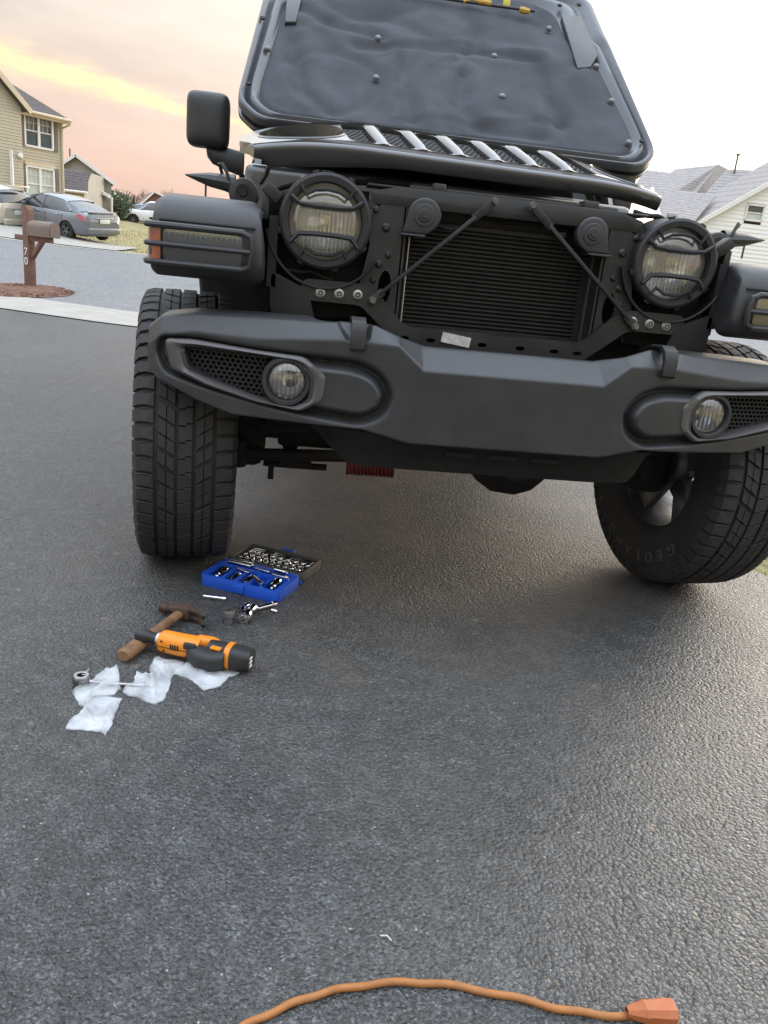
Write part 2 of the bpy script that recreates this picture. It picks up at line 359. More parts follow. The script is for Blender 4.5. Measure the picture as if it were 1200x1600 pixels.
def siding(mb, o, dx, nr, z0, z1, lim, holes=(), course=.14, proud=.018):
    """lapped boards: o at x=0, dx along the wall, nr outward"""
    o, dx, nr = V(o), V(dx).normalized(), V(nr).normalized(); z = z0
    while z < z1-1e-4:
        zt = min(z+course, z1); x0, x1 = lim(z+.5*(zt-z)); cuts = [(x0, x1)]
        for (a, b, c, d) in holes:
            if c < zt-.001 and d > z+.001:
                nw = []
                for (p, q_) in cuts:
                    if b <= p or a >= q_: nw.append((p, q_)); continue
                    if a > p: nw.append((p, a))
                    if b < q_: nw.append((b, q_))
                cuts = nw
        for p, q_ in cuts:
            A = o+dx*p; B = o+dx*q_; up = V((0, 0, 1))
            mb.add([A+up*z+nr*proud, B+up*z+nr*proud, B+up*zt, A+up*zt, A+up*z, B+up*z], [(0, 1, 2, 3), (4, 5, 1, 0)])
        z = zt
def bar(mb, a, b, w, d, up=(0, 0, 1)):
    a, b = V(a), V(b); x = (b-a); L = x.length; x.normalize(); z = V(up); z = (z-x*z.dot(x)).normalized(); y = z.cross(x)
    mb.box((a+b)/2, (L, d, w), Matrix((x, y, z)).transposed())
def window(parent, o, dx, nr, x0, x1, z0, z1, glass, sash=True, cols=2, shutters=None):
    o, dx, nr = V(o), V(dx).normalized(), V(nr).normalized(); U = V((0, 0, 1))
    P = lambda x, z, n: o+dx*x+U*z+nr*n
    w = MB()
    for (a, b) in (((x0, z0), (x1, z0)), ((x0, z1), (x1, z1)), ((x0, z0), (x0, z1)), ((x1, z0), (x1, z1))):
        bar(w, P(a[0], a[1], .03), P(b[0], b[1], .03), .09, .09, U if a[1] == b[1] else dx)
    f = w.build('window', M_trim, parent, sm=0)
    n = cols; cw = (x1-x0)/n
    for i in range(n):
        a, b = x0+i*cw+.03, x0+(i+1)*cw-.03
        if i:
            w = MB(); bar(w, P(a-.03, z0, .025), P(a-.03, z1, .025), .12, .07, dx); w.build('mullion', M_trim, f, sm=0)
        zm = (z0+z1)/2
        for k, (c, d) in enumerate(((z0+.03, zm-.02), (zm+.02, z1-.03))):
            w = MB(); w.add([P(a, c, -.02), P(b, c, -.02), P(b, d, -.02), P(a, d, -.02), P(a, c, -.04), P(b, c, -.04), P(b, d, -.04), P(a, d, -.04)], [(0, 1, 2, 3), (7, 6, 5, 4), (0, 4, 5, 1), (1, 5, 6, 2), (2, 6, 7, 3), (3, 7, 4, 0)])
            w.build('pane', glass[k], f, sm=0)
        w = MB(); bar(w, P(a, zm, .0), P(b, zm, .0), .05, .05)
        if k and cols > 1:
            for q_ in (1, 2): xx = lerp(a, b, q_/3); bar(w, P(xx, zm, -.008), P(xx, z1, -.008), .018, .02, dx)
            bar(w, P(a, lerp(zm, z1, .5), -.008), P(b, lerp(zm, z1, .5), -.008), .018, .02)
        w.build('sash_bar', M_trim, f, sm=0)
    if shutters:
        for (a, b) in shutters:
            w = MB(); bar(w, P((a+b)/2, z0-.05, .045), P((a+b)/2, z1+.05, .045), b-a, .035, dx)
            for (c, d) in ((z0+.04, (z0+z1)/2-.05), ((z0+z1)/2+.05, z1-.04)): bar(w, P((a+b)/2, c, .068), P((a+b)/2, d, .068), (b-a)*.6, .015, dx)
            w.build('shutter', M_shut, parent, sm=0)
def slab(mb, pts, th):
    """roof plane with thickness (downwards)"""
    n = len(pts); P = [V(p) for p in pts]; mb.add(P+[p-V((0, 0, th)) for p in P], [tuple(range(n)), tuple(range(n, 2*n))[::-1]]+[(i, (i+1) % n, n+(i+1) % n, n+i) for i in range(n)])
def roof_courses(name, par, e0, e1, r1, r0, mat, rows, th=.1):
    """roof plane as lapped shingle rows from eave e0-e1 to ridge r0-r1"""
    e0, e1, r0, r1 = map(V, (e0, e1, r0, r1)); nrm = (e1-e0).cross(r0-e0).normalized(); nrm = nrm if nrm.z > 0 else -nrm
    w = MB()
    for i in range(rows):
        a, b = i/rows, (i+1)/rows; A, B = e0.lerp(r0, a), e1.lerp(r1, a); C_, D = e1.lerp(r1, b), e0.lerp(r0, b)
        w.add([A+nrm*.010, B+nrm*.010, C_, D, A-nrm*th, B-nrm*th, C_-nrm*th, D-nrm*th], [(0, 1, 2, 3), (4, 7, 6, 5), (0, 4, 5, 1), (1, 5, 6, 2), (3, 2, 6, 7), (0, 3, 7, 4)])
    return w.build(name, mat, par, sm=0)

# tan house, left edge of the picture
HC = V((-12.05, 40.0, 0)); HD = V((-.6, -.8, 0)); HN = V((.8, -.6, 0)); Z0 = hz(-13, 39)-.4
hs = thing('tan_house', 'two storey tan sided house with brown shutters at the left edge', 'house', (HC.x, HC.y, Z0))
def hp(s, z, n=0.): return HC+HD*s+HN*n+V((0, 0, z))-V((0, 0, 0))
off = V((HC.x, HC.y, Z0))
class LocalMB(MB):
    def build(s, name, mat, parent=None, **k):
        pass
def rel(o):   # shift world-space mesh data under a located parent
    o.matrix_parent_inverse = Matrix.Translation(-V(o.parent.location)) if o.parent and o.parent.parent is None else Matrix.Identity(4); return o
def relall(root):
    for ch in root.children: ch.matrix_parent_inverse = Matrix.Translation(-V(root.location))
up_w = (.50, 1.96, 4.08, 5.40); lo_w = (.50, 1.96, 1.72, 3.22)
mb = MB(); siding(mb, HC, HD, HN, Z0, 5.55, lambda z: (0, 2.45), [up_w, lo_w], .13); mb.build('wall', M_tan, hs, sm=0)
mb = MB(); siding(mb, HC+HD*2.45+HN*.5, HD, HN, Z0, 7.2, lambda z: (0, 4.5) if z < 5.6 else (max(0, (z-5.6)*1.2), 4.5), [], .13)
mb.build('gable_wall', M_tan, hs, sm=0)
mb = MB(); mb.add([hp(2.45, Z0, 0), hp(2.45, Z0, .5), hp(2.45, 5.6, .5), hp(2.45, 5.6, 0)], [(0, 1, 2, 3)]); mb.build('return_wall', M_tan, hs, sm=0)
mb = MB(); inw = -HN*8.5; a = HC; mb.add([a+V((0, 0, Z0)), a+inw+V((0, 0, Z0)), a+inw+V((0, 0, 5.5)), a+inw*.5+V((0, 0, 7.2)), a+V((0, 0, 5.5))], [(0, 1, 2, 3, 4)]); mb.build('end_wall', M_tan, hs, sm=0)
window(hs, HC, HD, HN, *up_w, (M_win, M_win), shutters=((.22, .44), (2.02, 2.28)))
window(hs, HC, HD, HN, *lo_w, (M_blind, M_blind), shutters=((.22, .44), (2.02, 2.28)))
mb = MB(); bar(mb, hp(.42, 3.34, .05), hp(2.04, 3.34, .05), .14, .08); mb.build('window_header', M_cream, hs, sm=0)
ridge = -HN*4.5
roof_courses('roof', hs, hp(-.15, 5.52, .4), hp(2.5, 5.52, .4), HC+HD*2.5+ridge+V((0, 0, 7.35)), HC-HD*.15+ridge+V((0, 0, 7.35)), M_shng, 16)
roof_courses('roof', hs, hp(-.35, 5.52, -8.9), hp(6, 5.52, -8.9), HC+HD*6+ridge+V((0, 0, 7.35)), HC-HD*.15+ridge+V((0, 0, 7.35)), M_shng, 4)
roof_courses('gable_roof', hs, hp(2.2, 5.45, .75), hp(2.2, 5.45, -4.4), hp(4.9, 7.75, -4.4), hp(4.9, 7.75, .75), M_shng, 8)
mb = MB(); bar(mb, hp(2.12, 5.40, .8), hp(4.9, 7.72, .8), .22, .05); mb.build('rake_board', M_cream, hs, sm=0)
mb = MB(); mb.tube([hp(s, 5.46, .47) for s in (-.2, 1, 2.1)], .07, 8); mb.build('gutter', M_cream, hs)
mb = MB(); bar(mb, hp(-.14, 5.36, .2), hp(2.4, 5.36, .2), .1, .42); mb.build('soffit', M_cream, hs, sm=0)
mb = MB(); mb.tube([hp(-.2, 5.44, .45), hp(-.19, 5.30, .42), hp(-.06, 5.12, .05), hp(-.04, 4.9, .04), hp(-.04, Z0, .04)], .045, 6); mb.build('downspout', M_cream, hs)
mb = MB(); bar(mb, hp(-.02, Z0, .02), hp(-.02, 5.4, .02), .12, .06, HD); mb.build('corner_board', M_tan, hs, sm=0)
mb = MB(); mb.lathe([(.0, .12), (.09, .11), (.13, .05), (.13, 0)], hp(2.62, 3.55, .55), HN, 12); mb.build('wall_lamp', M_trim, hs)
mb = MB(); mb.box(hp(3.05, 2.1, .53), (.12, .12, 3.2)); mb.build('porch_trim', M_trim, hs, sm=0)
relall(hs)

# gabled grey house behind the sedan
def gable_house(name, label, Y, apex, lf, rt, mat, depth, roofmat, base, extra=None, group=None):
    A, L, Rr = (atY(*p, Y) for p in (apex, lf, rt)); X0, X1 = L.x, Rr.x; Zb = hz((X0+X1)/2, Y)-.3
    t = thing(name, label, 'house', ((X0+X1)/2, Y, Zb), group=group)
    def lim(z):
        a = X0 if z < L.z else lerp(L.x, A.x, min(1, (z-L.z)/(A.z-L.z))); b = X1 if z < Rr.z else lerp(Rr.x, A.x, min(1, (z-Rr.z)/(A.z-Rr.z))); return a, b
    m_ = MB(); siding(m_, (0, Y, 0), (1, 0, 0), (0, -1, 0), Zb, A.z, lim, [], .16); m_.build('wall', mat, t, sm=0)
    D = V((-.27, .963, 0))*depth; oh = V((0, -.3, 0)); k = V((0, 0, .06))
    m_ = MB(); m_.add([(X1, Y, Zb), (X1+D.x, Y+D.y, Zb), (X1+D.x, Y+D.y, Rr.z), (X1, Y, Rr.z), (X0, Y, Zb), (X0+D.x, Y+D.y, Zb), (X0+D.x, Y+D.y, L.z), (X0, Y, L.z)], [(0, 1, 2, 3), (4, 5, 6, 7)]); m_.build('side_wall', mat, t, sm=0)
    for E in (L, Rr):
        dn = (E-A).normalized()*.35
        roof_courses('roof', t, E+dn+oh+k, E+dn+D+k, A+D+k, A+oh+k, roofmat, 8, .08)
        m_ = MB(); bar(m_, E+dn+oh*1.1, A+oh*1.1, .18, .05); m_.build('rake_board', M_trim, t, sm=0)
    if extra: extra(t, Y, Zb)
    relall(t); return t
def ex2(t, Y, Zb):
    a, b, c_, d = atY(93, 262, Y-3.4), atY(138, 270, Y-3.4), atY(137, 300, Y-5.4), atY(93, 295, Y-5.4)
    roof_courses('wing_roof', t, d, c_, b, a, M_shng, 7)
    m_ = MB(); siding(m_, (0, Y-5.2, 0), (1, 0, 0), (0, -1, 0), Zb, c_.z-.02, lambda z: (d.x-3, c_.x-.25), [], .16); m_.build('wing_wall', M_tan, t, sm=0)
    m_ = MB(); m_.add([(c_.x-.25, Y-5.2, Zb), (c_.x-.25, Y, Zb), (c_.x-.25, Y, b.z), (c_.x-.25, Y-3.4, b.z), (c_.x-.25, Y-5.2, c_.z)], [(0, 1, 2, 3, 4)]); m_.build('wing_side_wall', M_grey, t, sm=0)
    m_ = MB(); m_.tube([d+V((0, -.05, -.05)), c_+V((0, -.05, -.05))], .07, 6); m_.build('gutter', M_trim, t)
    p = atY(98, 302, Y-5.2); q_ = atY(111, 318, Y-5.2)
    window(t, (0, Y-5.2, 0), (1, 0, 0), (0, -1, 0), p.x, q_.x, q_.z, p.z-.1, (M_blind, M_blind), cols=1)
    e = atY(140, 291, Y-.6); f = atY(167, 307, Y-.6)
    m_ = MB(); siding(m_, (0, Y-.6, 0), (1, 0, 0), (0, -1, 0), Zb, e.z, lambda z: (e.x-.3, f.x if z < f.z else lerp(f.x, e.x, (z-f.z)/(e.z-f.z))), [], .16); m_.build('lower_wall', M_grey, t, sm=0)
    m_ = MB(); bar(m_, e+V((0, -.1, .05)), f+V((.2, -.1, 0)), .16, .5); m_.build('lower_roof_edge', M_trim, t, sm=0)
    m_ = MB(); m_.box((f.x+.25, Y-.4, (Zb+f.z)/2), (.1, .1, f.z-Zb)); m_.build('downspout', M_trim, t, sm=0)
    v = atY(109, 232, Y+3); m_ = MB(); m_.cyl((v.x, Y+3, v.z-1.0), v, .05, n=8); m_.build('vent_pipe', M_shut, t)
gable_house('grey_house', 'grey beige gabled house with dark lean-to roof behind the sedan', 52, (120, 243), (84, 266), (174, 283), M_grey, 9, M_shng, 0, ex2)
gable_house('distant_house', 'small tan house with dark roof beside the round bushes', 78, (165, 292), (150, 305), (193, 312), M_tan, 9, M_shng, 0)
gable_house('distant_house', 'brown brick house with bare trees behind, partly behind the fender', 92, (242, 300), (222, 318), (268, 312), M_brown, 8, M_brown, 0)

# white sided house on the right
rh = thing('white_house', 'white sided house with grey shingle roofs right of the vehicle', 'house', (20, 38, hz(20, 38)-.3)); zb = hz(20, 38)-.3
Yg = 36.5
p0, p1 = atY(1068, 360, Yg), atY(1200, 286, Yg); sl_ = (p1.z-p0.z)/(p1.x-p0.x); ax = p1.x+3.2; az_ = p0.z+sl_*(ax-p0.x)
wp = [atY(1168, 319, Yg), atY(1189, 346, Yg)]
mb = MB(); siding(mb, (0, Yg, 0), (1, 0, 0), (0, -1, 0), zb, az_, lambda z: (p0.x if z < p0.z else p0.x+(z-p0.z)/sl_, ax+(ax-p0.x) if z < p0.z else 2*ax-(p0.x+(z-p0.z)/sl_)), [(wp[0].x, wp[1].x, wp[1].z, wp[0].z)], .19, .025); mb.build('gable_wall', M_white, rh, sm=0)
window(rh, (0, Yg, 0), (1, 0, 0), (0, -1, 0), wp[0].x, wp[1].x, wp[1].z, wp[0].z, (M_blind, M_win), cols=1)
P_ = lambda x, y, Y: atY(x, y, Y)
# main roof behind the gable, ridge across the picture
rA, rB = P_(1136, 264, 43), P_(1240, 256, 43)
roof_courses('main_roof', rh, P_(1040, 372, 37.0), V((rB.x+6, 37.0, p0.z-.4)), V((rB.x+6, 43, rB.z)), rA, M_shngr, 22)
roof_courses('gable_roof', rh, V((p0.x-.35, Yg-.35, p0.z-.16)), V((p0.x-.35, 41, p0.z-.16)), V((ax, 41, az_+.06)), V((ax, Yg-.35, az_+.06)), M_shngr, 14)
roof_courses('gable_roof', rh, V((2*ax-p0.x+.35, Yg-.35, p0.z-.16)), V((2*ax-p0.x+.35, 41, p0.z-.16)), V((ax, 41, az_+.06)), V((ax, Yg-.35, az_+.06)), M_shngr, 14)
mb = MB(); bar(mb, V((p0.x-.3, Yg-.34, p0.z-.17)), V((ax, Yg-.34, az_+.02)), .2, .05); mb.build('rake_board', M_trim, rh, sm=0)
# lower roof in front at the left with its small gable end, and the tall hip behind
roof_courses('wing_roof', rh, P_(1034, 345, 35.0), P_(1080, 352, 35.0), P_(1119, 305, 38.5), P_(1021, 292, 38.5), M_shngr, 14)
mb = MB(); a, b, c_ = P_(1021, 292, 38.4), P_(1034, 340, 34.9), P_(1012, 340, 34.9); mb.add([a, b, c_, a+V((0, .3, 0)), b+V((0, .3, 0)), c_+V((0, .3, 0))], [(0, 1, 2), (3, 5, 4), (0, 1, 4, 3), (1, 2, 5, 4), (2, 0, 3, 5)]); mb.build('wing_gable', M_white, rh, sm=0)
roof_courses('hip_roof', rh, P_(995, 310, 41), P_(1075, 318, 41), P_(1123, 257, 46), P_(1055, 264, 46), M_shngr, 16)
roof_courses('hip_roof', rh, P_(1059, 297, 41.0), P_(1102, 303, 44), P_(1137, 264, 47), P_(1123, 256.5, 46), M_shngr, 12)
roof_courses('back_roof', rh, P_(985, 300, 49), P_(1030, 300, 49), P_(1052, 270, 52), P_(1008, 265, 52), M_shngr, 8)
wl = P_(1030, 340, 35.2); mb = MB(); mb.bb(wl.x, p0.x, 35.4, 38.79, zb, wl.z-.2); mb.bb(p0.x-5, 2*ax-p0.x, 38.8, 46, zb, p0.z-.3); mb.build('wall', M_white, rh, sm=0)
v = P_(1149, 262, 42.6); w_ = P_(1154, 241, 42.6); mb = MB(); mb.cyl(v-V((0, 0, .5)), (v.x, v.y, w_.z), .055, n=8); mb.cyl((v.x, v.y, w_.z-.06), (v.x, v.y, w_.z+.03), .11, n=8); mb.build('vent_pipe', M_shut, rh)
relall(rh)

# ------------------------------------------------------------------ mailbox
M_wood = pm('painted_brown_post', (.20, .115, .085), (.145, .08, .06), 14., .7, bump=.3, bsc=60)
M_tanpl = pm('mailbox_shell', (.20, .15, .12), (.16, .12, .10), 5., .55)
M_num = pm('white_numeral', (.82, .82, .80), (.75, .75, .72), 5., .5)
mbp = atZ(48, 455); pz = hz(mbp.x, mbp.y)
ml = thing('mailbox', 'brown wooden mailbox post with tan box numbered 70 beside the road', 'mailbox', (mbp.x, mbp.y, 0), (0, 0, R(-32)))
w = MB(); w.prism([(-.055, -.1), (.055, -.1), (.055, 1.06), (.02, 1.12), (-.055, 1.12)], lambda u, v, q_: (u, q_, v), -.055, .055); w.build('post', M_wood, ml, bev=.006)
w = MB(); w.box((.10, -.0, .70), (.66, .075, .07)); w.build('arm', M_wood, ml, bev=.006)
w = MB(); bar(w, (.06, 0, .45), (.26, 0, .68), .055, .06); w.build('brace', M_wood, ml, bev=.004)
w = MB(); prof = [(-.09, 0), (.09, 0), (.09, .11)]+[(.09*math.cos(t), .11+.09*math.sin(t)) for t in [math.pi*k/10 for k in range(1, 10)]]+[(-.09, .11)]
w.prism(prof, lambda u, v, q_: (.07+q_, u, .737+v), 0, .42); w.build('box', M_tanpl, ml, sm=50)
w = MB(); w.prism([(a*.9, b*.96) for a, b in prof], lambda u, v, q_: (.07+q_, u, .742+v), .42, .432); w.build('door', M_tanpl, ml, sm=50)
def text_mesh(txt, size, extr):
    cu = bpy.data.curves.new('txt', 'FONT'); cu.body = txt; cu.size = size; cu.extrude = extr; cu.align_x = 'CENTER'; cu.align_y = 'CENTER'
    ob = bpy.data.objects.new('txt', cu); me = bpy.data.meshes.new_from_object(ob); bpy.data.objects.remove(ob); return me
for i, ch in enumerate('70'):
    me = text_mesh(ch, .14, .002); me.materials.append(M_num); o = bpy.data.objects.new('numeral', me); COL.objects.link(o); o.parent = ml
    o.location = (0, -.058, .52-.125*i); o.rotation_euler = (R(90), 0, 0)

# ------------------------------------------------------------------ trees and bushes far off
M_bark = pm('bare_branches', (.30, .235, .20), (.22, .17, .15), 6., .9)
M_green = pm('evergreen_leaf', (.075, .10, .045), (.04, .06, .03), 8., .7)
M_wd = pm('winter_wood', (.26, .21, .185), (.18, .15, .13), .6, .95)
def bare_tree(x, y, h, label, seed):
    rnd = random.Random(seed); t = thing('bare_tree', label, 'tree', (x, y, hz(x, y)-.1), group='bare winter trees')
    tr = MB(); tw = MB()
    def grow(p, d, L, r, lv):
        q_ = p+d*L; pth = [p, (p+q_)/2+V((rnd.gauss(0, .04), rnd.gauss(0, .04), 0))*L, q_]
        (tr if lv < 2 else tw).tube(pth, [r, r*.85, r*.65], 5 if lv < 2 else 3)
        if lv >= 5: return
        for k in range(3 if lv < 4 else 3):
            nd = (d+V((rnd.gauss(0, .42), rnd.gauss(0, .42), rnd.uniform(-.05, .35)))).normalized(); grow(p+d*L*rnd.uniform(.55, 1.), nd, L*rnd.uniform(.58, .8), r*.58, lv+1)
    grow(V((0, 0, 0)), V((0, 0, 1)), h*.30, h*.020, 0)
    tr.build('trunk', M_bark, t); tw.build('crown', M_bark, t)
    return t
for i, (px, py, Y, lb) in enumerate([(214, 290, 95, 'bare tree left of the pair above the far parked cars'), (232, 282, 105, 'tallest bare tree above the far parked cars'), (258, 281, 98, 'bare tree rising behind the brown brick house'), (272, 279, 102, 'bare tree just left of the fender top, upright twigs'), (288, 287, 96, 'bare tree nearest the side mirror, behind the fender')]):
    p = atY(px, py, Y); bare_tree(p.x, Y, p.z-hz(p.x, Y)+.5, lb, 20+i)
def leafy(name, label, x, y, rx, rz_, n, mat, leaf, cat='bush', z0=0., cone=False, group=None):
    t = thing(name, label, cat, (x, y, hz(x, y)-.03), group=group); m_ = MB(); rnd = random.Random(int(x*97+y))
    for i in range(n):
        u = rnd.random()**.4; th = rnd.random()*6.283; ph = math.acos(rnd.uniform(-1, 1)); d = V((math.sin(ph)*math.cos(th), math.sin(ph)*math.sin(th), math.cos(ph)))
        k = 1+.35*noise.noise(d*2.1+V((x, y, 0))); p = V((d.x*rx*k*u, d.y*rx*k*u, rz_*(1+d.z*k*u)+z0))
        if cone: f = 1-(p.z/(2*rz_)); p.x *= f*1.2+.1; p.y *= f*1.2+.1
        a = V((rnd.gauss(0, 1), rnd.gauss(0, 1), rnd.gauss(0, 1))).normalized(); b = a.orthogonal().normalized(); s_ = leaf*rnd.uniform(.6, 1.3)
        m_.add([p-a*s_, p+b*s_*.5, p+a*s_, p-b*s_*.5], [(0, 1, 2, 3)])
    m_.build('foliage', mat, t, sm=0, fix=False); st = MB(); st.cyl((0, 0, -.1), (0, 0, rz_), .06, .03, 6); st.build('stem', M_bark, t); return t
for (px, py, Y, rx, rz_, lb, nm) in [(183, 336, 58, .95, .95, 'large round green bush behind the sedan, left of two', 'round_bush'), (191, 340, 60, .8, .6, 'lower spreading green bush right of the large round one', 'round_bush'), (201, 345, 62, .55, .6, 'small dark bush beside the far blue car', 'round_bush')]:
    p = atY(px, py, Y); leafy(nm, lb, p.x, Y, rx, rz_, 1500, M_green, .09, group='bushes across the street')
p = atY(209, 330, 70); leafy('conifer', 'thin dark evergreen behind the far blue car', p.x, 70, .4, 1.1, 700, M_green, .09, 'tree', cone=True)
# hazy far wood closing the view
m_ = MB(); rnd = random.Random(3)
for i in range(26000):
    X = rnd.uniform(-62, 90); Y = rnd.uniform(118, 150); t_ = (1+.35*noise.noise(V((X*.06, 2, 0)))+.30*noise.noise(V((X*.35, 5, 0)))+.2*noise.noise(V((X*1.3, 9, 0)))); z = hz(X, Y)+(1.0+2.6*t_)*rnd.random()**.8; a = V((rnd.gauss(0, .35), 0, 1)).normalized(); b = V((1, 0, -a.x)); s_ = rnd.uniform(.12, .5)
    p = V((X, Y, z)); m_.add([p-a*s_, p+b*s_*.16, p+a*s_, p-b*s_*.16], [(0, 1, 2, 3)])
tag(m_.build('far_wood', M_wd, sm=0, fix=False), 'hazy brown band of far winter woods on the horizon', 'woods', kind='stuff')

# house front added unseen behind the camera to block low sky light
gw = MB(); siding(gw, (-11, -14, 0), (1, 0, 0), (0, 1, 0), 0, 5.8, lambda z: (0, 21), [(6.2, 11.2, 0, 2.3)], .18); gw = gw.build('added_blocker_front', M_grey, sm=0); gw['kind'] = 'structure'
gd_ = MB()
for k in range(4):
    for q_ in range(4): gd_.box((-4.8+.625+1.25*q_, -14.08, .29+.57*k), (1.2, .05, .53))
gd_.build('added_blocker_door', M_trim, gw, bev=.01)
gd_ = MB(); slab(gd_, [(-11.4, -13.5, 5.7), (10.4, -13.5, 5.7), (10.4, -19, 8.4), (-11.4, -19, 8.4)], .12); gd_.build('added_blocker_roof', M_shng, gw, sm=0)
# loose grit on the drive
m_ = MB(); rnd = random.Random(5)
for i in range(1500):
    x = rnd.uniform(-1.6, 1.4); y = rnd.uniform(-2.0, 2.5)
    s_ = rnd.uniform(.0009, .0026); Rm = Matrix.Rotation(rnd.random()*6.28, 3, 'Z') @ Matrix.Rotation(rnd.random(), 3, 'X')
    m_.add([V((x, y, s_*.5))+Rm @ V(p)*s_ for p in ((1, 0, 0), (-.9, .2, 0), (.1, 1.1, 0), (0, -.9, .1), (.1, 0, .8), (0, .1, -.8))], [(0, 2, 4), (2, 1, 4), (1, 3, 4), (3, 0, 4), (2, 0, 5), (1, 2, 5), (3, 1, 5), (0, 3, 5)])
tag(m_.build('loose_grit', pm('grit', (.22, .21, .19), (.09, .085, .08), 300., .8), sm=0, fix=False), 'fine loose grit scattered over the asphalt drive', 'grit', kind='stuff')

# ------------------------------------------------------------------ the off-road vehicle (front axle at Y = 0, centre line X = 0)
M_plas = pm('textured_black_plastic', (.030, .0308, .0325), (.043, .0435, .0445), 7., .36, .47, bump=.5, bsc=520, bdist=.0009)
M_plas2 = pm('dark_satin_bezel', (.085, .080, .078), (.095, .090, .087), 6., .33, .40, bump=.2, bsc=900, bdist=.0005)
M_guard = pm('lamp_guard_plastic', (.013, .0132, .0138), (.022, .0218, .0215), 9., .45, .6, bump=.4, bsc=520, bdist=.0008)
M_frame = pm('black_painted_steel', (.012, .0118, .0115), (.026, .024, .022), 11., .36, .62, bump=.3, bsc=300, bdist=.0008)
M_dark = pm('dirty_black', (.008, .0078, .0075), (.015, .014, .0125), 12., .7, .9, bump=.3, bsc=200)
M_rub = pm('tyre_rubber', (.021, .0212, .0215), (.042, .039, .0355), 7., .60, .85, bump=.35, bsc=420, bdist=.0008)
M_paint = pm('dark_car_paint', (.058, .057, .056), (.068, .067, .065), 3., .28, .34, metal=.4, coat=1., spec=.5)
M_hin = pm('hood_inner_paint', (.040, .043, .050), (.048, .051, .058), 4., .36, .48, metal=.1, coat=.35)
M_felt = pm('hood_liner_felt', (.088, .093, .104), (.062, .066, .075), 5., .95, bump=.9, bsc=420, bdist=.002, spec=.15)
M_alu = pm('aluminium', (.62, .61, .59), (.50, .49, .47), 9., .32, .5, metal=1.)
M_chr = pm('chrome', (.78, .78, .77), (.70, .70, .69), 9., .10, .16, metal=1.)
M_zinc = pm('zinc_bolt', (.52, .51, .48), (.38, .37, .34), 60., .35, .5, metal=.9)
M_steel = pm('worn_steel', (.22, .205, .19), (.10, .09, .08), 24., .5, .7, metal=.7, bump=.3, bsc=200)
M_fin = pm('radiator_fin', (.020, .0195, .019), (.030, .028, .026), 30., .6, .8)
M_red = pm('red_coil_paint', (.16, .014, .012), (.10, .01, .01), 20., .5)
M_yel = pm('yellow_prop_grip', (.55, .33, .05), (.45, .27, .04), 20., .5)
M_tape = pm('yellow_tag', (.62, .58, .08), (.55, .50, .06), 20., .5)
M_lab = pm('worn_white_label', (.62, .60, .55), (.36, .34, .30), 40., .6)
M_amb = pm('amber_lens', (.38, .07, .028), (.20, .035, .016), 40., .12, .2, spec=.7, coat=.8)
M_clr = pm('clear_signal_lens', (.13, .135, .14), (.07, .073, .078), 18., .10, .2, spec=.8, coat=1.)
M_bulb = pm('bulb_cover', (.72, .62, .38), (.60, .50, .30), 30., .25, metal=.4)
M_glass = thin_glass('lamp_glass', (.97, .97, .95), .17)
M_tint = thin_glass('windscreen_glass', (.55, .60, .60), .08)
M_brz = pm('lamp_reflector', (.93, .93, .92), (.86, .86, .85), 18., .16, .24, metal=.55)
M_rim = pm('alloy_rim', (.24, .235, .23), (.13, .125, .12), 14., .42, .6, metal=.8)
M_olw = pm('outline_white_letter', (.17, .16, .14), (.11, .105, .09), 40., .7)

veh = thing('off_road_vehicle', 'black off-road vehicle with hood up and grille removed on the driveway', 'vehicle')

# ---- wheels ----------------------------------------------------------------
TR, TW = .405, .262
r_ = MB(); r_.lathe([(.222, -.108), (.226, -.100), (.214, -.092), (.206, -.06), (.196, -.02), (.196, .05), (.206, .085), (.214, .092), (.226, .100), (.222, .108)], (0, 0, 0), (1, 0, 0), 64); whl = r_.build('wheel', M_rim, veh, loc=(-.838, -.055, TR), rot=(0, 0, R(6.5)))
c = MB(); prof = [(.216, -.098), (.232, -.118), (.262, -.130), (.310, -.136), (.352, -.132), (.378, -.124), (.390, -.112), (.3945, -.095), (.396, -.05), (.396, .05), (.3945, .095), (.390, .112), (.378, .124), (.352, .132), (.310, .136), (.262, .130), (.232, .118), (.216, .098)]
c.lathe(prof, (0, 0, 0), (1, 0, 0), 96); tyre = c.build('tyre', M_rub, whl, sm=40)
tb = MB(); PIT = 2*math.pi/58
def crown(x): return .004*(abs(x)/.13)**2+.010*max(0, (abs(x)-.100)/.03)**2
def tp(x, a, h): r = TR-crown(x)-h; return (x, -r*math.cos(a), r*math.sin(a))
def tblock(poly, depth=.0105, ch=.0016):
    cx = sum(p[0] for p in poly)/len(poly); ca = sum(p[1] for p in poly)/len(poly); n = len(poly)
    sh = lambda p, k: (cx+(p[0]-cx)*k, ca+(p[1]-ca)*k)
    vs = [tp(*p, depth) for p in poly]+[tp(*p, ch) for p in poly]+[tp(*sh(p, .93), 0) for p in poly]
    fs = [tuple(range(2*n, 3*n))]+[(i, (i+1) % n, n+(i+1) % n, n+i) for i in range(n)]+[(n+i, n+(i+1) % n, 2*n+(i+1) % n, 2*n+i) for i in range(n)]
    tb.add(vs, fs)
def tq(x0, x1, a0, a1, skew):   # parallelogram block, skew = angle shift from x0 to x1
    tblock([(x0, a0), (x0, a1), (x1, a1+skew), (x1, a0+skew)])
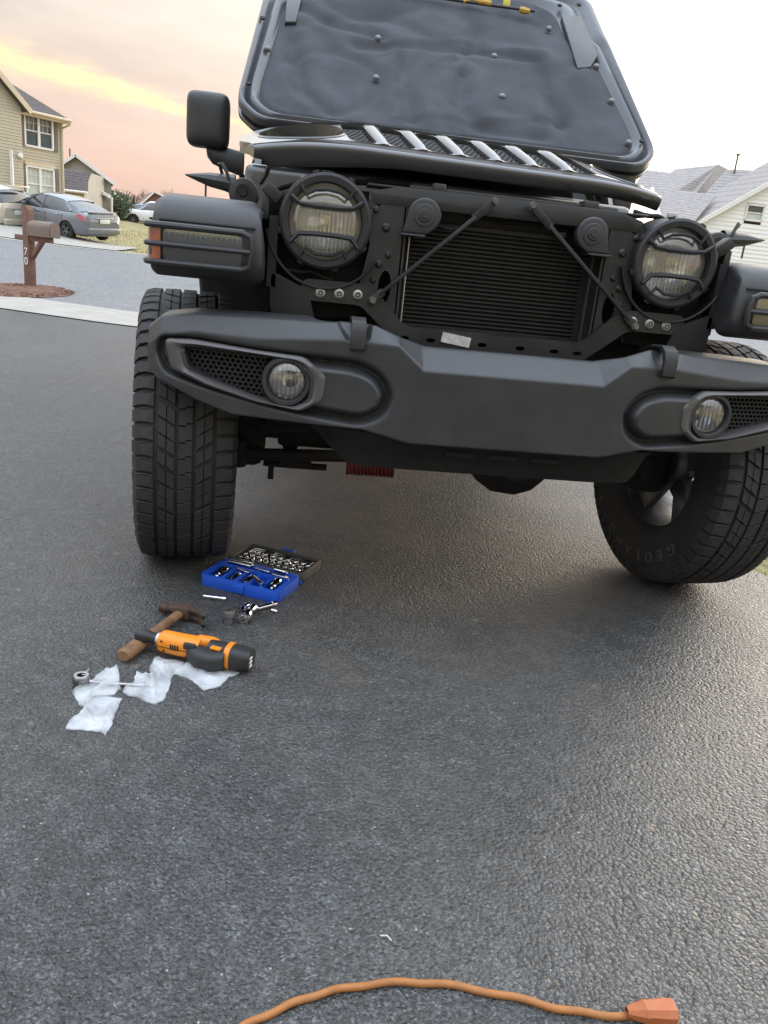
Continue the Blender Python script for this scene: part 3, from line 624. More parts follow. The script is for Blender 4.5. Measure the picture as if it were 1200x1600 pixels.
for i in range(58):
    a = i*PIT; g_ = .0065/TR; s_ = .0020/TR; jit = (.12 if i % 3 == 0 else -.06)*PIT
    for sg in (-1, 1):
        off_ = (0 if sg < 0 else .5)*PIT
        # shoulder: lug running down the side, split by a sipe
        x0, x1 = sg*.080, sg*.124
        mid_ = a+off_+PIT*.5
        tblock([(x0, a+off_+g_/2), (x0, a+off_+PIT-g_/2), (lerp(x0, x1, .5), a+off_+PIT-g_/2+PIT*.10), (x1, a+off_+PIT-g_*.7+PIT*.04), (x1, a+off_+g_*.7+PIT*.04), (lerp(x0, x1, .5), a+off_+g_/2+PIT*.10)])
        b0, b1 = a+off_+g_*.7+PIT*.04, a+off_+PIT-g_*.7+PIT*.04
        for (xa, ra, xb, rb) in ((.124, TR-crown(.124)-.001, .1335, .374), (.1335, .374, .1368, .352 if i % 2 else .362)):
            q4 = [(sg*xa, b0, ra), (sg*xa, b1, ra), (sg*xb, b1, rb), (sg*xb, b0, rb)]
            tb.add([(x, -r*math.cos(t), r*math.sin(t)) for x, t, r in q4]+[(x*.955, -r*.988*math.cos(t), r*.988*math.sin(t)) for x, t, r in q4], [(0, 1, 2, 3), (0, 4, 5, 1), (1, 5, 6, 2), (2, 6, 7, 3), (3, 7, 4, 0)])
        # intermediate rib: diagonal blocks with a cross sipe
        xi, xo = sg*.027, sg*.070; sk = PIT*.62; gg = .0055/TR; xm = (xi+xo)/2
        A0 = a+off_*.8+gg/2+jit; A1 = a+off_*.8+PIT-gg/2+jit*.4
        tblock([(xi, A0), (xi, A1), (xm-sg*.001, A1+sk*.42), (xm-sg*.001, A0+sk*.55)])
        tblock([(xm+sg*.001, A0+sk*.55), (xm+sg*.001, A1+sk*.42), (xo, A1+sk), (xo, A0+sk)])
    # centre rib with stepped sipes
    tblock([(-.0185, a+s_*.8), (-.0185, a+PIT-s_*.8), (0, a+PIT-s_*.8), (.001, a+PIT-s_*.8+PIT*.16), (.0185, a+PIT-s_*.8+PIT*.16), (.0185, a+s_*.8+PIT*.16), (.001, a+s_*.8+PIT*.16), (0, a+s_*.8)])
tb.build('tread', M_rub, whl, sm=0, fix=True)
r_ = MB(); r_.lathe([(.0, -.055), (.05, -.055), (.062, -.045), (.075, -.02), (.075, .0)], (0, 0, 0), (1, 0, 0), 24)
for k in range(5):
    t = 2*math.pi*k/5+.3; d = V((0, math.cos(t), math.sin(t))); e = V((0, -math.sin(t), math.cos(t)))
    r_.add([d*.05+e*.032+V((-.03, 0, 0)), d*.05-e*.032+V((-.03, 0, 0)), d*.204-e*.046+V((-.062, 0, 0)), d*.204+e*.046+V((-.062, 0, 0)), d*.05+e*.032, d*.05-e*.032, d*.204-e*.046+V((-.03, 0, 0)), d*.204+e*.046+V((-.03, 0, 0))], [(0, 1, 2, 3), (7, 6, 5, 4), (0, 4, 5, 1), (1, 5, 6, 2), (2, 6, 7, 3), (3, 7, 4, 0)])
r_.build('spokes', M_rim, whl, bev=.006)
b_ = MB(); b_.lathe([(.155, .03), (.16, .034), (.16, .052), (.155, .056), (.06, .056), (.06, .03)], (0, 0, 0), (1, 0, 0), 40, closed=True); b_.build('brake_disc', M_steel, whl)
# raised outline lettering on the side that faces the middle of the vehicle (white-letter side turned inwards)
def letters(txt, parent, rad, a0, step, side):
    for i, ch in enumerate(txt):
        if ch == ' ': continue
        cu = bpy.data.curves.new('letter', 'FONT'); cu.body = ch; cu.size = .052; cu.align_x = 'CENTER'; cu.align_y = 'CENTER'
        cu.dimensions = '2D'; cu.fill_mode = 'NONE'; cu.bevel_depth = .0009; cu.bevel_resolution = 1; cu.resolution_u = 3
        ob = bpy.data.objects.new('letter', cu); me = bpy.data.meshes.new_from_object(ob); bpy.data.objects.remove(ob); me.materials.append(M_olw)
        o = bpy.data.objects.new('sidewall_letter', me); COL.objects.link(o); o.parent = parent
        a = a0+i*step     # angle from straight down, clockwise seen from the inner side
        dn = V((0, math.sin(a)*1., -math.cos(a))); # outward radial; seen from -X side looking to +X, left is +Y
        upv = dn; xr = V((0, math.cos(a), math.sin(a)))*1.0   # travel direction (clockwise)
        nrm = V((-side, 0, 0)); xr = upv.cross(nrm)
        M3 = Matrix((xr, upv, nrm)).transposed().to_4x4(); M3.translation = dn*rad+V((-side*(.1362), 0, 0)); o.matrix_local = M3
w2 = copy_tree(whl, veh); w2.location = (.794, -.055, TR); w2.name = 'wheel'
letters('GEOLANDAR A/T', w2, .318, -.78, .205, 1)
for (sx_, yy) in ((-1, 2.98), (1, 2.98)):
    w3 = copy_tree(whl, veh); w3.location = (.835*sx_, yy, TR); w3.rotation_euler = (0, 0, 0)

# ---- axle, steering, suspension --------------------------------------------
a_ = MB(); a_.cyl((-.72, 0, .415), (.72, 0, .415), .042, n=18); a_.build('axle_tube', M_dark, veh)
a_ = MB(); a_.lathe([(0, -.15), (.07, -.145), (.125, -.10), (.145, -.03), (.145, .05), (.11, .12), (.05, .16), (0, .17)], (.20, 0, .39), (0, 1, 0), 14); a_.build('differential', M_dark, veh, sm=25)
a_ = MB(); a_.tube([(-.70, -.13, .345), (-.2, -.10, .362), (.66, -.10, .385)], .019, 10); a_.cyl((-.68, -.13, .31), (-.68, -.13, .39), .03, n=10); a_.cyl((.64, -.10, .35), (.64, -.10, .42), .03, n=10); a_.build('tie_rod', M_dark, veh)
a_ = MB(); a_.tube([(-.62, -.12, .43), (0, -.13, .50), (.45, -.12, .58)], .02, 8); a_.build('track_bar', M_dark, veh)
a_ = MB(); a_.tube([(-.60, -.06, .305), (-.52, -.05, .300), (-.40, -.05, .300)], .012, 6); a_.box((-.575, -.08, .285), (.018, .018, .05)); a_.box((-.50, -.06, .31), (.10, .02, .03)); a_.build('steering_bracket', M_dark, veh)
a_ = MB(); N = 150; a_.tube([(-.345+.155*i/N, -.11+.031*math.cos(i*.55), .334+.031*math.sin(i*.55)) for i in range(N)], .0055, 6); a_.build('steering_damper_coil', M_red, veh)
for sg in (-1, 1):
    a_ = MB(); N = 110; a_.tube([(sg*.47+.062*math.cos(i*.36), .02+.062*math.sin(i*.36), .46+.42*i/N) for i in range(N)], .009, 6); a_.build('coil_spring', M_dark, veh)
    a_ = MB(); a_.tube([(sg*.52, -.02, .36), (sg*.46, .5, .45), (sg*.44, .95, .47)], .028, 8); a_.build('control_arm', M_dark, veh)
    a_ = MB(); a_.cyl((sg*.585, .1, .42), (sg*.56, .13, .95), .03, n=10); a_.build('shock_absorber', M_dark, veh)
    a_ = MB(); a_.bb(min(sg*.60, sg*.72), max(sg*.60, sg*.72), -.11, .11, .30, .52); a_.build('steering_knuckle', M_dark, veh, bev=.03)
    a_ = MB(); a_.bb(min(sg*.36, sg*.46), max(sg*.36, sg*.46), -.52, 3.6, .56, .72); a_.build('frame_rail', M_dark, veh, bev=.01)
a_ = MB(); a_.cyl((-.72, 2.98, .415), (.72, 2.98, .415), .045, n=14); a_.lathe([(0, -.14), (.12, -.1), (.15, 0), (.12, .1), (0, .16)], (0, 2.98, .40), (0, 1, 0), 14); a_.build('rear_axle', M_dark, veh)
a_ = MB(); a_.bb(-.63, -.505, -.06, .05, .385, .52); a_.bb(-.60, -.40, -.14, -.05, .445, .60); a_.bb(-.56, -.36, -.05, .10, .36, .44); a_.build('axle_bracket', M_dark, veh, bev=.012)
a_ = MB(); a_.tube([(-.60, -.30, .60), (-.57, -.40, .56), (-.50, -.44, .545), (.50, -.44, .545), (.57, -.40, .56), (.60, -.30, .60)], .015, 8); a_.build('sway_bar', M_dark, veh)
a_ = MB(); a_.bb(-.33, .33, -.27, .55, .52, 1.04); a_.build('engine', M_dark, veh, bev=.04)
a_ = MB(); a_.bb(-.34, .34, .56, 3.5, .47, .60); a_.build('underbody', M_dark, veh, bev=.03)

# ---- bumper -----------------------------------------------------------------
def byf(a): return -.655+(0 if a < .26 else .14*((a-.26)/.6)**1.2)+(.0 if a < .845 else 1.6*(a-.845)**1.35*1.2)
LOZ = rounded([(.852, .727), (.771, .733), (.617, .724), (.496, .722), (.376, .722), (.318, .700), (.286, .650), (.303, .598), (.355, .569), (.45, .575), (.564, .588), (.737, .616), (.838, .640), (.862, .685)], .03, 4)
BIN = rounded([(.790, .708), (.616, .708), (.512, .700), (.484, .665), (.486, .617), (.520, .597), (.619, .608), (.722, .635), (.776, .658)], .012, 3)
BOUT = rounded([(.838, .722), (.771, .728), (.617, .720), (.503, .718), (.445, .680), (.449, .622), (.500, .587), (.611, .596), (.737, .622), (.822, .652)], .012, 3)
def sdf(poly, px, pz):
    """signed distance (negative inside), vectorised"""
    P = np.array(poly); Q = np.roll(P, -1, 0); d = np.full(px.shape, 1e9); ins = np.zeros(px.shape, bool)
    for (ax_, ay), (bx_, by) in zip(P, Q):
        ex, ey = bx_-ax_, by-ay; t = np.clip(((px-ax_)*ex+(pz-ay)*ey)/(ex*ex+ey*ey+1e-12), 0, 1)
        d = np.minimum(d, np.hypot(px-ax_-t*ex, pz-ay-t*ey)); cnd = (ay > pz) != (by > pz)
        with np.errstate(divide='ignore', invalid='ignore'): xi_ = (bx_-ax_)*(pz-ay)/(by-ay+1e-12)+ax_
        ins ^= cnd & (px < xi_)
    return np.where(ins, -d, d)
def ss(a, b, x): t = np.clip((x-a)/(b-a), 0, 1); return t*t*(3-2*t)
NXB = 701; xs_ = np.linspace(-.884, .884, NXB); aa = np.abs(xs_)
topZ = np.interp(aa, [0, .215, .272, .34, .42, .47, .62, .77, .85, .884], [.766, .766, .782, .806, .805, .801, .796, .789, .775, .745])
chZ = np.interp(aa, [0, .222, .285, .40, .62, .77, .85, .884], [.716, .716, .768, .768, .748, .748, .725, .70])     # lower edge of the top chamfer
chD = np.interp(aa, [0, .222, .285, .40, .62, .85, .884], [.075, .075, .040, .036, .042, .030, .02])              # how far the top sits back
botZ = np.interp(aa, [0, .24, .30, .355, .45, .51, .669, .756, .863, .884], [.535, .535, .548, .558, .556, .556, .556, .580, .626, .66])
prof_n = 130; rows = []
byv = np.array([byf(a) for a in aa]); shelf = ss(.42, .50, aa)
tv = np.linspace(0, 1, prof_n)
X_ = np.repeat(xs_[:, None], prof_n, 1); A_ = np.abs(X_)
Zf = np.empty((NXB, prof_n)); Yf_ = np.empty((NXB, prof_n))
for j, t in enumerate(tv):
    # 0..0.10 bottom return, 0.10..0.80 front, 0.80..0.93 chamfer, 0.93..1 top return
    if t < .10: k = t/.10; z = botZ+.0*k; y = byv+.10*(1-k)
    elif t < .80: k = (t-.10)/.70; z = botZ+(chZ-botZ)*k; y = byv+.018*(1-k)**2*1.0*0+.012*np.cos(k*math.pi)*0+0*k
    elif t < .93: k = (t-.80)/.13; z = chZ+(topZ-chZ)*k; y = byv+chD*k
    else: k = (t-.93)/.07; y = byv+chD+(.05+.085*shelf)*k; z = topZ-.030*k*k*(1-shelf)
    Zf[:, j] = z; Yf_[:, j] = y
for _ in range(4):   # round the moulded edges
    for arr in (Zf, Yf_):
        b2 = arr.copy(); b2[:, 1:-1] = .5*arr[:, 1:-1]+.25*(arr[:, :-2]+arr[:, 2:]); arr[:] = b2
dl = sdf(LOZ, A_, Zf); di = sdf(BIN, A_, Zf); front = (tv > .09) & (tv < .86); F_ = front[None, :]
groove = .027*np.exp(-((dl+.011)/.0095)**2)-.007*ss(-.020, -.034, dl)
Yf_ += np.where(F_, groove, 0)
Yf_ += np.where(F_, .075*(1-ss(-.012, .002, di)), 0)
# slanted crease of the middle section, and the recess round each tow hook
rec = sdf(rounded([(.345, .81), (.355, .768), (.405, .762), (.432, .80), (.432, .83), (.345, .83)], .012, 3), A_, Zf)
Yf_ += .022*(1-ss(-.010, .002, rec))
bm_ = MB(); bm_.grid(lambda i, j: (float(X_[i, j]), float(Yf_[i, j]), float(Zf[i, j])), NXB, prof_n)
bumper = bm_.build('bumper', M_plas, veh, sm=50, fix=False)
# lower valance / skid under the bumper
v_ = MB(); vx = ln(-.50, .50, 41)
def vfn(i, j):
    X = vx[i]; a = abs(X); y = byf(a)+.004; e = smooth(.50, .36, a); pr = [(.012, .552), (.026, .530), (.046, .505), (.062, .480), (.075, .452), (.40, .452)][j]
    return (X, y+pr[0]+(.0 if j < 1 else .10*(1-e)), lerp(.555, pr[1], .25+.75*e))
v_.grid(vfn, len(vx), 6).build('lower_valance', M_dark, veh, sm=50)  # near-black material carries the shade under the bumper in its colour
for k in range(3):
    s_ = MB(); s_.box((-.10+.11*k, -.612, .512), (.075, .02, .014), Matrix.Rotation(.5, 3, 'X')); s_.build('valance_slot', M_dark, veh, bev=.004)
def onb(sg, pts, dy): return [V((sg*a, byf(a)+dy, z)) for a, z in pts]
HEXM = {}
for sg in (-1, 1):
    n = len(BOUT)
    def resample(poly, n_):
        P = [V((*p, 0)) for p in poly]; P.append(P[0]); L = [0]
        for p, q_ in zip(P, P[1:]): L.append(L[-1]+(q_-p).length)
        out = []
        for k in range(n_):
            s0 = L[-1]*k/n_; i = max(0, np.searchsorted(L, s0, side='right')-1); i = min(i, len(P)-2); t = (s0-L[i])/max(1e-9, L[i+1]-L[i]); q_ = P[i].lerp(P[i+1], t); out.append((q_.x, q_.y))
        return out
    cx_, cz_ = .64, .662
    def bya(poly): # sample by angle round the centre so rings correspond
        out = []; P = resample(poly, 900)
        for k in range(180):
            th = 2*math.pi*k/180; best = min(P, key=lambda p: abs((math.atan2((p[1]-cz_)*1.9, p[0]-cx_)-th+math.pi) % (2*math.pi)-math.pi)); out.append(best)
        return out
    if sg < 0: RO, RI = bya(BOUT), bya(BIN)
    z_ = MB(); rings = []
    for (t, dy) in ((0, .012), (.0, -.002), (.12, -.010), (.45, -.013), (.8, -.006), (1., .008), (1., .050)):
        rings.append([V((sg*lerp(o_[0], i_[0], t), byf(lerp(o_[0], i_[0], t))+dy, lerp(o_[1], i_[1], t))) for o_, i_ in zip(RO, RI)])
    z_.grid(lambda i, j: rings[i][j], len(rings), 180, cv=True); bz = z_.build('fog_lamp_bezel', M_plas2, bumper, sm=55)
    # honeycomb mesh
    h_ = MB(); pit = .0135
    MESH = [(.800, .712), (.60, .712), (.585, .68), (.585, .63), (.60, .606), (.722, .634), (.785, .660)]
    for iy in range(-8, 9):
        for ix in range(-16, 17):
            a = .70+ix*pit+(iy % 2)*pit/2; z = .663+iy*pit*.80
            if a < .592 or a > .800 or z > .713 or z < interp(a, [.592, .722, .80], [.600, .632, .662]): continue
            ring = []
            for q_ in range(6):
                th = math.pi/6+q_*math.pi/3; ring.append((a+pit*.47*math.cos(th), z+pit*.47*math.sin(th)*.92))
            vs = []
            for (k, dy) in ((1.16, .030), (.86, .030), (.80, .042)): vs += [V((sg*(a+(p-a)*k), byf(a)+dy, z+(q2-z)*k)) for p, q2 in ring]
            h_.add(vs, [(i, (i+1) % 6, 6+(i+1) % 6, 6+i) for i in range(6)]+[(6+i, 6+(i+1) % 6, 12+(i+1) % 6, 12+i) for i in range(6)])
    h_.build('honeycomb_insert', M_plas, bumper, sm=0, fix=False)
    h_ = MB(); pl = [(a, z) for a, z in BIN]; h_.add([V((sg*a, byf(a)+.046, z)) for a, z in pl], [tuple(range(len(pl)))]); h_.build('insert_backing', M_dark, bumper, sm=0)
    # fog lamp
    fc = V((sg*.541, byf(.541)-.004, .655)); ax2 = V((sg*.10, -1, 0)).normalized()
    f_ = MB(); f_.lathe([(.060, -.05), (.060, -.004), (.056, .004), (.049, .004), (.0455, -.002), (.045, -.04)], fc, ax2, 40); fo = f_.build('fog_lamp', M_plas, veh)
    f_ = MB(); f_.lathe([(.044, -.010), (.036, -.036), (.02, -.05), (0, -.052)], fc, ax2, 18); f_.build('reflector', M_brz, fo, sm=0)
    f_ = MB(); f_.lathe([(.0, .004), (.015, .0035), (.03, .001), (.0445, -.006)], fc, ax2, 32); f_.build('lens', M_glass, fo)
    f_ = MB()
    for k in range(-3, 4): hh = math.sqrt(max(0, .041**2-(k*.011)**2)); f_.box(fc+V((k*.011, .012, 0)), (.0028, .004, hh*1.8))
    f_.box(fc+V((0, .012, .014)), (.074, .004, .0025)); f_.build('lens_fluting', M_clr, fo, sm=0)
    # tow hook strap
    k_ = MB(); P2 = [(-.652, .752), (-.652, .790), (-.640, .812), (-.615, .822), (-.56, .818), (-.50, .80)]
    k_.grid(lambda i, j: (sg*.382+(-.017, .017, .017, -.017)[j], P2[i][0]+(.0, .0, .014, .014)[j], P2[i][1]-(.0, .0, .008, .008)[j]), 6, 4, cv=True).build('tow_hook', M_frame, bumper, bev=.003)

# ---- radiator support -------------------------------------------------------
XZ = lambda u, v, w: (u, w, v)
s_ = MB(); s_.prism(rounded([(-.355, 1.083), (.355, 1.083), (.36, 1.112), (.30, 1.128), (-.30, 1.128), (-.36, 1.112)], .006, 2), XZ, -.385, -.372); s_.bb(-.37, .37, -.384, -.30, 1.124, 1.131); top = s_.build('radiator_top_support', M_frame, veh, bev=.003)
s_ = MB(); s_.bb(-.26, .30, -.345, -.325, 1.131, 1.140); s_.bb(-.20, -.17, -.36, -.31, 1.131, 1.150); s_.bb(.20, .24, -.36, -.31, 1.131, 1.150); s_.build('seal_strip', M_plas, top, bev=.002)
def ell(cx, cz, a, b, n=14, rot=0.): return [(cx+a*math.cos(t)*math.cos(rot)-b*math.sin(t)*math.sin(rot), cz+a*math.cos(t)*math.sin(rot)+b*math.sin(t)*math.cos(rot)) for t in [2*math.pi*k/n for k in range(n)]]
for sg in (-1, 1):
    poly = [(sg*a, z) for a, z in rounded([(.268, 1.10), (.362, 1.10), (.366, 1.03), (.352, .99), (.362, .93), (.375, .86), (.305, .775), (.268, .775)], .012, 3)]
    s_ = MB(); s_.prism(poly, XZ, -.384, -.372, holes=[[(sg*a, z) for a, z in ell(.305, .885, .017, .042, 14)], [(sg*a, z) for a, z in ell(.338, 1.085, .006, .006, 8)]])
    s_.bb(min(sg*.262, sg*.272), max(sg*.262, sg*.272), -.384, -.30, .78, 1.10); pil = s_.build('radiator_side_support', M_frame, veh)
    for (a, z, r0_) in ((.315, 1.03, .008), (.303, .965, .006), (.325, .94, .007), (.345, 1.07, .006), (.337, .90, .006)):
        s_ = MB(); s_.lathe([(0, .008), (r0_*.7, .008), (r0_, .004), (r0_*1.4, .002), (r0_*1.4, 0)], (sg*a, -.384, z), (0, -1, 0), 10); s_.build('rivet', M_frame, pil)
    # flared lip swept round the head lamp
    cx0, cz0 = sg*.465, 1.025; pts = []
    for k in range(25):
        t = R(190+ k*140/24); pts.append((cx0+(.150*math.cos(t))*(1 if sg > 0 else 1), cz0+.158*math.sin(t)))
    s_ = MB(); s_.grid(lambda i, j: (pts[i][0]*1., -.40+.10*j/4, pts[i][1]-.02*(j/4)**2), len(pts), 5); s_.build('lamp_surround', M_frame, veh)
    s_ = MB(); s_.tube([(p[0], -.40, p[1]) for p in pts], .0035, 6); s_.build('lamp_surround_lip', M_frame, veh)
    # dark inner panel behind the lamp
    s_ = MB(); s_.prism([(sg*a, z) for a, z in [(.36, 1.115), (.57, 1.10), (.64, 1.03), (.64, .84), (.56, .78), (.36, .80)]], XZ, -.325, -.315); s_.build('lamp_panel', M_dark, veh)
    s_ = MB(); s_.prism([(sg*a, z) for a, z in rounded([(.50, .70), (.595, .80), (.60, .90), (.50, .86), (.46, .72)], .02, 3)], XZ, -.40, -.385); s_.build('fender_bracket', M_dark, veh, bev=.003)
low = [(-.515, .888), (-.36, .888), (-.325, .875), (-.255, .802), (-.215, .787), (.215, .787), (.255, .802), (.325, .875), (.36, .888), (.515, .888), (.525, .835), (.365, .835), (.305, .785), (.245, .738), (-.245, .738), (-.305, .785), (-.365, .835), (-.525, .835)]
s_ = MB(); s_.prism(rounded(low, .018, 4), XZ, -.398, -.386, holes=[ell(x, .762, .013, .006, 10) for x in (-.24, -.17, -.03, .075, .17, .235)]); lowb = s_.build('lower_crossmember', M_frame, veh)
s_ = MB(); s_.bb(-.24, .24, -.39, -.30, .783, .789); s_.build('crossmember_shelf', M_frame, lowb)
bolt = None
for sg in (-1, 1):
    for a, z in ((.469, .856), (.421, .858), (.373, .860)):
        if bolt is None:
            s_ = MB(); s_.lathe([(0, .009), (.0085, .009), (.0095, .007), (.0095, .003), (.0125, .002), (.0125, 0)], (0, 0, 0), (0, -1, 0), 12); bolt = s_.build('flange_bolt', M_zinc, lowb, loc=(sg*a, -.398, z)); last = bolt
        else: last = part('flange_bolt', bolt, lowb, (sg*a, -.398, z))
        s_ = MB(); s_.lathe([(.003, .0095), (.006, .0098), (.0065, .0093)], (sg*a, -.398, z), (0, -1, 0), 10); s_.build('bolt_recess', M_dark, lowb)
s_ = MB(); s_.box((-.103, -.4005, .7695), (.078, .004, .026), Matrix.Rotation(-.12, 3, 'Y') @ Matrix.Rotation(math.pi, 3, 'Y') @ Matrix.Rotation(.24, 3, 'Y')); s_.build('paper_label', M_lab, veh)
for sg, (bx0, bz0) in ((-1, (-.338, .848)), (1, (.382, .845))):
    s_ = MB(); p, q_ = V((sg*.046, -.405, 1.122)), V((bx0, -.407, bz0)); bar(s_, p.lerp(q_, .16), p.lerp(q_, .93), .011, .010, (0, -1, 0)); d = (q_-p).normalized()
    for (u0, u1) in ((-.01, .18), (.90, 1.02)): bar(s_, p.lerp(q_, u0), p.lerp(q_, u1), .006, .020, (0, -1, 0))
    br = s_.build('support_brace', M_frame, veh, bev=.002)
    for u in (.01, .99):
        s_ = MB(); s_.lathe([(0, .008), (.007, .008), (.008, .0), (.011, 0)], p.lerp(q_, u)+V((0, -.003, 0)), (0, -1, 0), 8); s_.build('brace_bolt', M_steel, br)
    s_ = MB(); m0 = p.lerp(q_, .13); bar(s_, m0-d*.012, m0+d*.012, .002, .008, (0, -1, 0)); 
    for vtx in range(len(s_.v)): x, y, z = s_.v[vtx]; s_.v[vtx] = (x, y-.004, z)
    s_.build('brace_slot', M_dark, br)
    # horn: snail shape with flared mouth
    hx, hzc = sg*.222, 1.068; sh = [(hx+.043*math.cos(t)*1, hzc+.043*math.sin(t)) for t in [R(-40+k*220/20) for k in range(21)]]
    if sg < 0: poly = [(hx+.043*math.cos(t), hzc+.043*math.sin(t)) for t in [R(-55+k*235/20) for k in range(21)]]+[(hx-.052, hzc-.046), (hx+.010, hzc-.046)]
    else: poly = [(hx-.043*math.cos(t), hzc+.043*math.sin(t)) for t in [R(-55+k*235/20) for k in range(21)]]+[(hx+.052, hzc-.046), (hx-.010, hzc-.046)]
    s_ = MB(); s_.prism(poly, XZ, -.400, -.365); hn = s_.build('horn', M_plas, veh, bev=.006, seg=3)
    s_ = MB(); s_.lathe([(0, .010), (.007, .010), (.008, .006), (.014, .006), (.016, .003), (.026, .002), (.030, -.002)], (hx, -.400, hzc), (0, -1, 0), 20); s_.build('horn_boss', M_plas, hn)
    s_ = MB(); s_.bb(min(hx, hx+sg*.056)-.006*(sg > 0), max(hx, hx+sg*.056)+.006*(sg < 0), -.41, -.36, hzc-.052, hzc-.046); s_.build('horn_mouth', M_plas, hn, bev=.002)
# condenser core: tubes and fins
s_ = MB(); s_.bb(-.262, .275, -.30, -.27, .78, 1.10); s_.build('condenser_backing', M_fin, veh)
s_ = MB(); k = 0; z = .792
while z < 1.045:
    s_.box((.0, -.306, z), (.485, .012, .0042)); z += .0108
s_.build('condenser_tubes', pm('condenser_tube', (.032, .031, .029), (.022, .021, .02), 30., .5, metal=.4), veh, sm=0)['kind'] = 'stuff'
s_ = MB()
for i in range(150):
    x = -.24+.48*i/149; s_.box((x, -.303, .918), (.0008, .006, .25))
s_.build('condenser_fins', M_fin, veh, sm=0)['kind'] = 'stuff'
for x, r0_, mt in ((-.263, .0045, M_alu), (-.2455, .003, M_alu), (.262, .008, M_frame), (.285, .005, M_frame)):
    s_ = MB(); s_.cyl((x, -.325, .79), (x, -.325, 1.045), r0_, n=10); s_.build('coolant_line', mt, veh)
s_ = MB(); s_.bb(-.262, .275, -.32, -.28, 1.045, 1.06); s_.build('condenser_top_tank', M_frame, veh, bev=.004)
s_ = MB(); s_.tube([(-.185, -.36, 1.05), (-.15, -.37, 1.043), (-.12, -.36, 1.048), (-.10, -.34, 1.06)], .003, 6); s_.build('horn_wire', M_dark, veh)
s_ = MB(); s_.box((.165, -.36, 1.095), (.028, .02, .022)); s_.build('sensor_plug', M_plas, veh, bev=.003)
s_ = MB(); s_.bb(-.60, .60, -.26, -.24, .56, 1.09); s_.build('bay_bulkhead', M_dark, veh)

# ---- loose wiring, hoses and plugs around the stripped front
for i_, (pth, r0_) in enumerate([([(-.60, -.22, 1.10), (-.50, -.28, 1.135), (-.42, -.30, 1.128), (-.36, -.31, 1.14), (-.25, -.29, 1.146)], .0075), ([(-.58, -.30, 1.0), (-.60, -.34, .95), (-.56, -.37, .90), (-.50, -.375, .905), (-.44, -.37, .89)], .005),
                             ([(.36, -.30, 1.14), (.43, -.30, 1.135), (.52, -.26, 1.12), (.60, -.2, 1.10)], .0065), ([(.57, -.31, .98), (.60, -.35, .93), (.57, -.375, .885), (.52, -.37, .87)], .0045), ([(.33, -.37, .90), (.35, -.378, .88), (.345, -.37, .85), (.37, -.36, .80)], .004), ([(-.36, -.37, .80), (-.38, -.36, .76), (-.42, -.36, .74), (-.40, -.34, .70)], .005),
                             ([(-.10, -.31, 1.085), (.0, -.32, 1.075), (.10, -.315, 1.082), (.20, -.32, 1.07)], .0045), ([(.25, -.33, 1.03), (.29, -.34, 1.0), (.285, -.335, .93), (.29, -.33, .86)], .0055)]):
    s_ = MB(); sm_ = []
    for a, b in zip(pth, pth[1:]):
        for k in range(5): sm_.append(V(a).lerp(V(b), k/5)+V((0, 0, .002*math.sin(k+i_))))
    sm_.append(V(pth[-1])); s_.tube(sm_, r0_, 8); s_.build('wiring_loom', M_dark, veh, sm=60)
for (x, y, z, dx_, dz_, mt) in ((-.47, -.30, 1.145, .03, .018, M_frame), (-.435, -.305, 1.14, .018, .014, M_alu), (-.525, -.30, 1.125, .022, .02, M_zinc), (.47, -.30, 1.142, .026, .016, M_lab), (.52, -.28, 1.13, .03, .02, M_frame), (-.40, -.37, .735, .02, .018, M_zinc), (.40, -.37, .735, .016, .016, M_zinc), (-.225, -.345, 1.02, .03, .016, M_frame), (.155, -.35, 1.06, .02, .014, M_frame)):
    s_ = MB(); s_.box((x, y, z), (dx_, .02, dz_), Matrix.Rotation(.25*math.sin(x*40), 3, 'Y')); s_.build('wiring_plug', mt, veh, bev=.003)

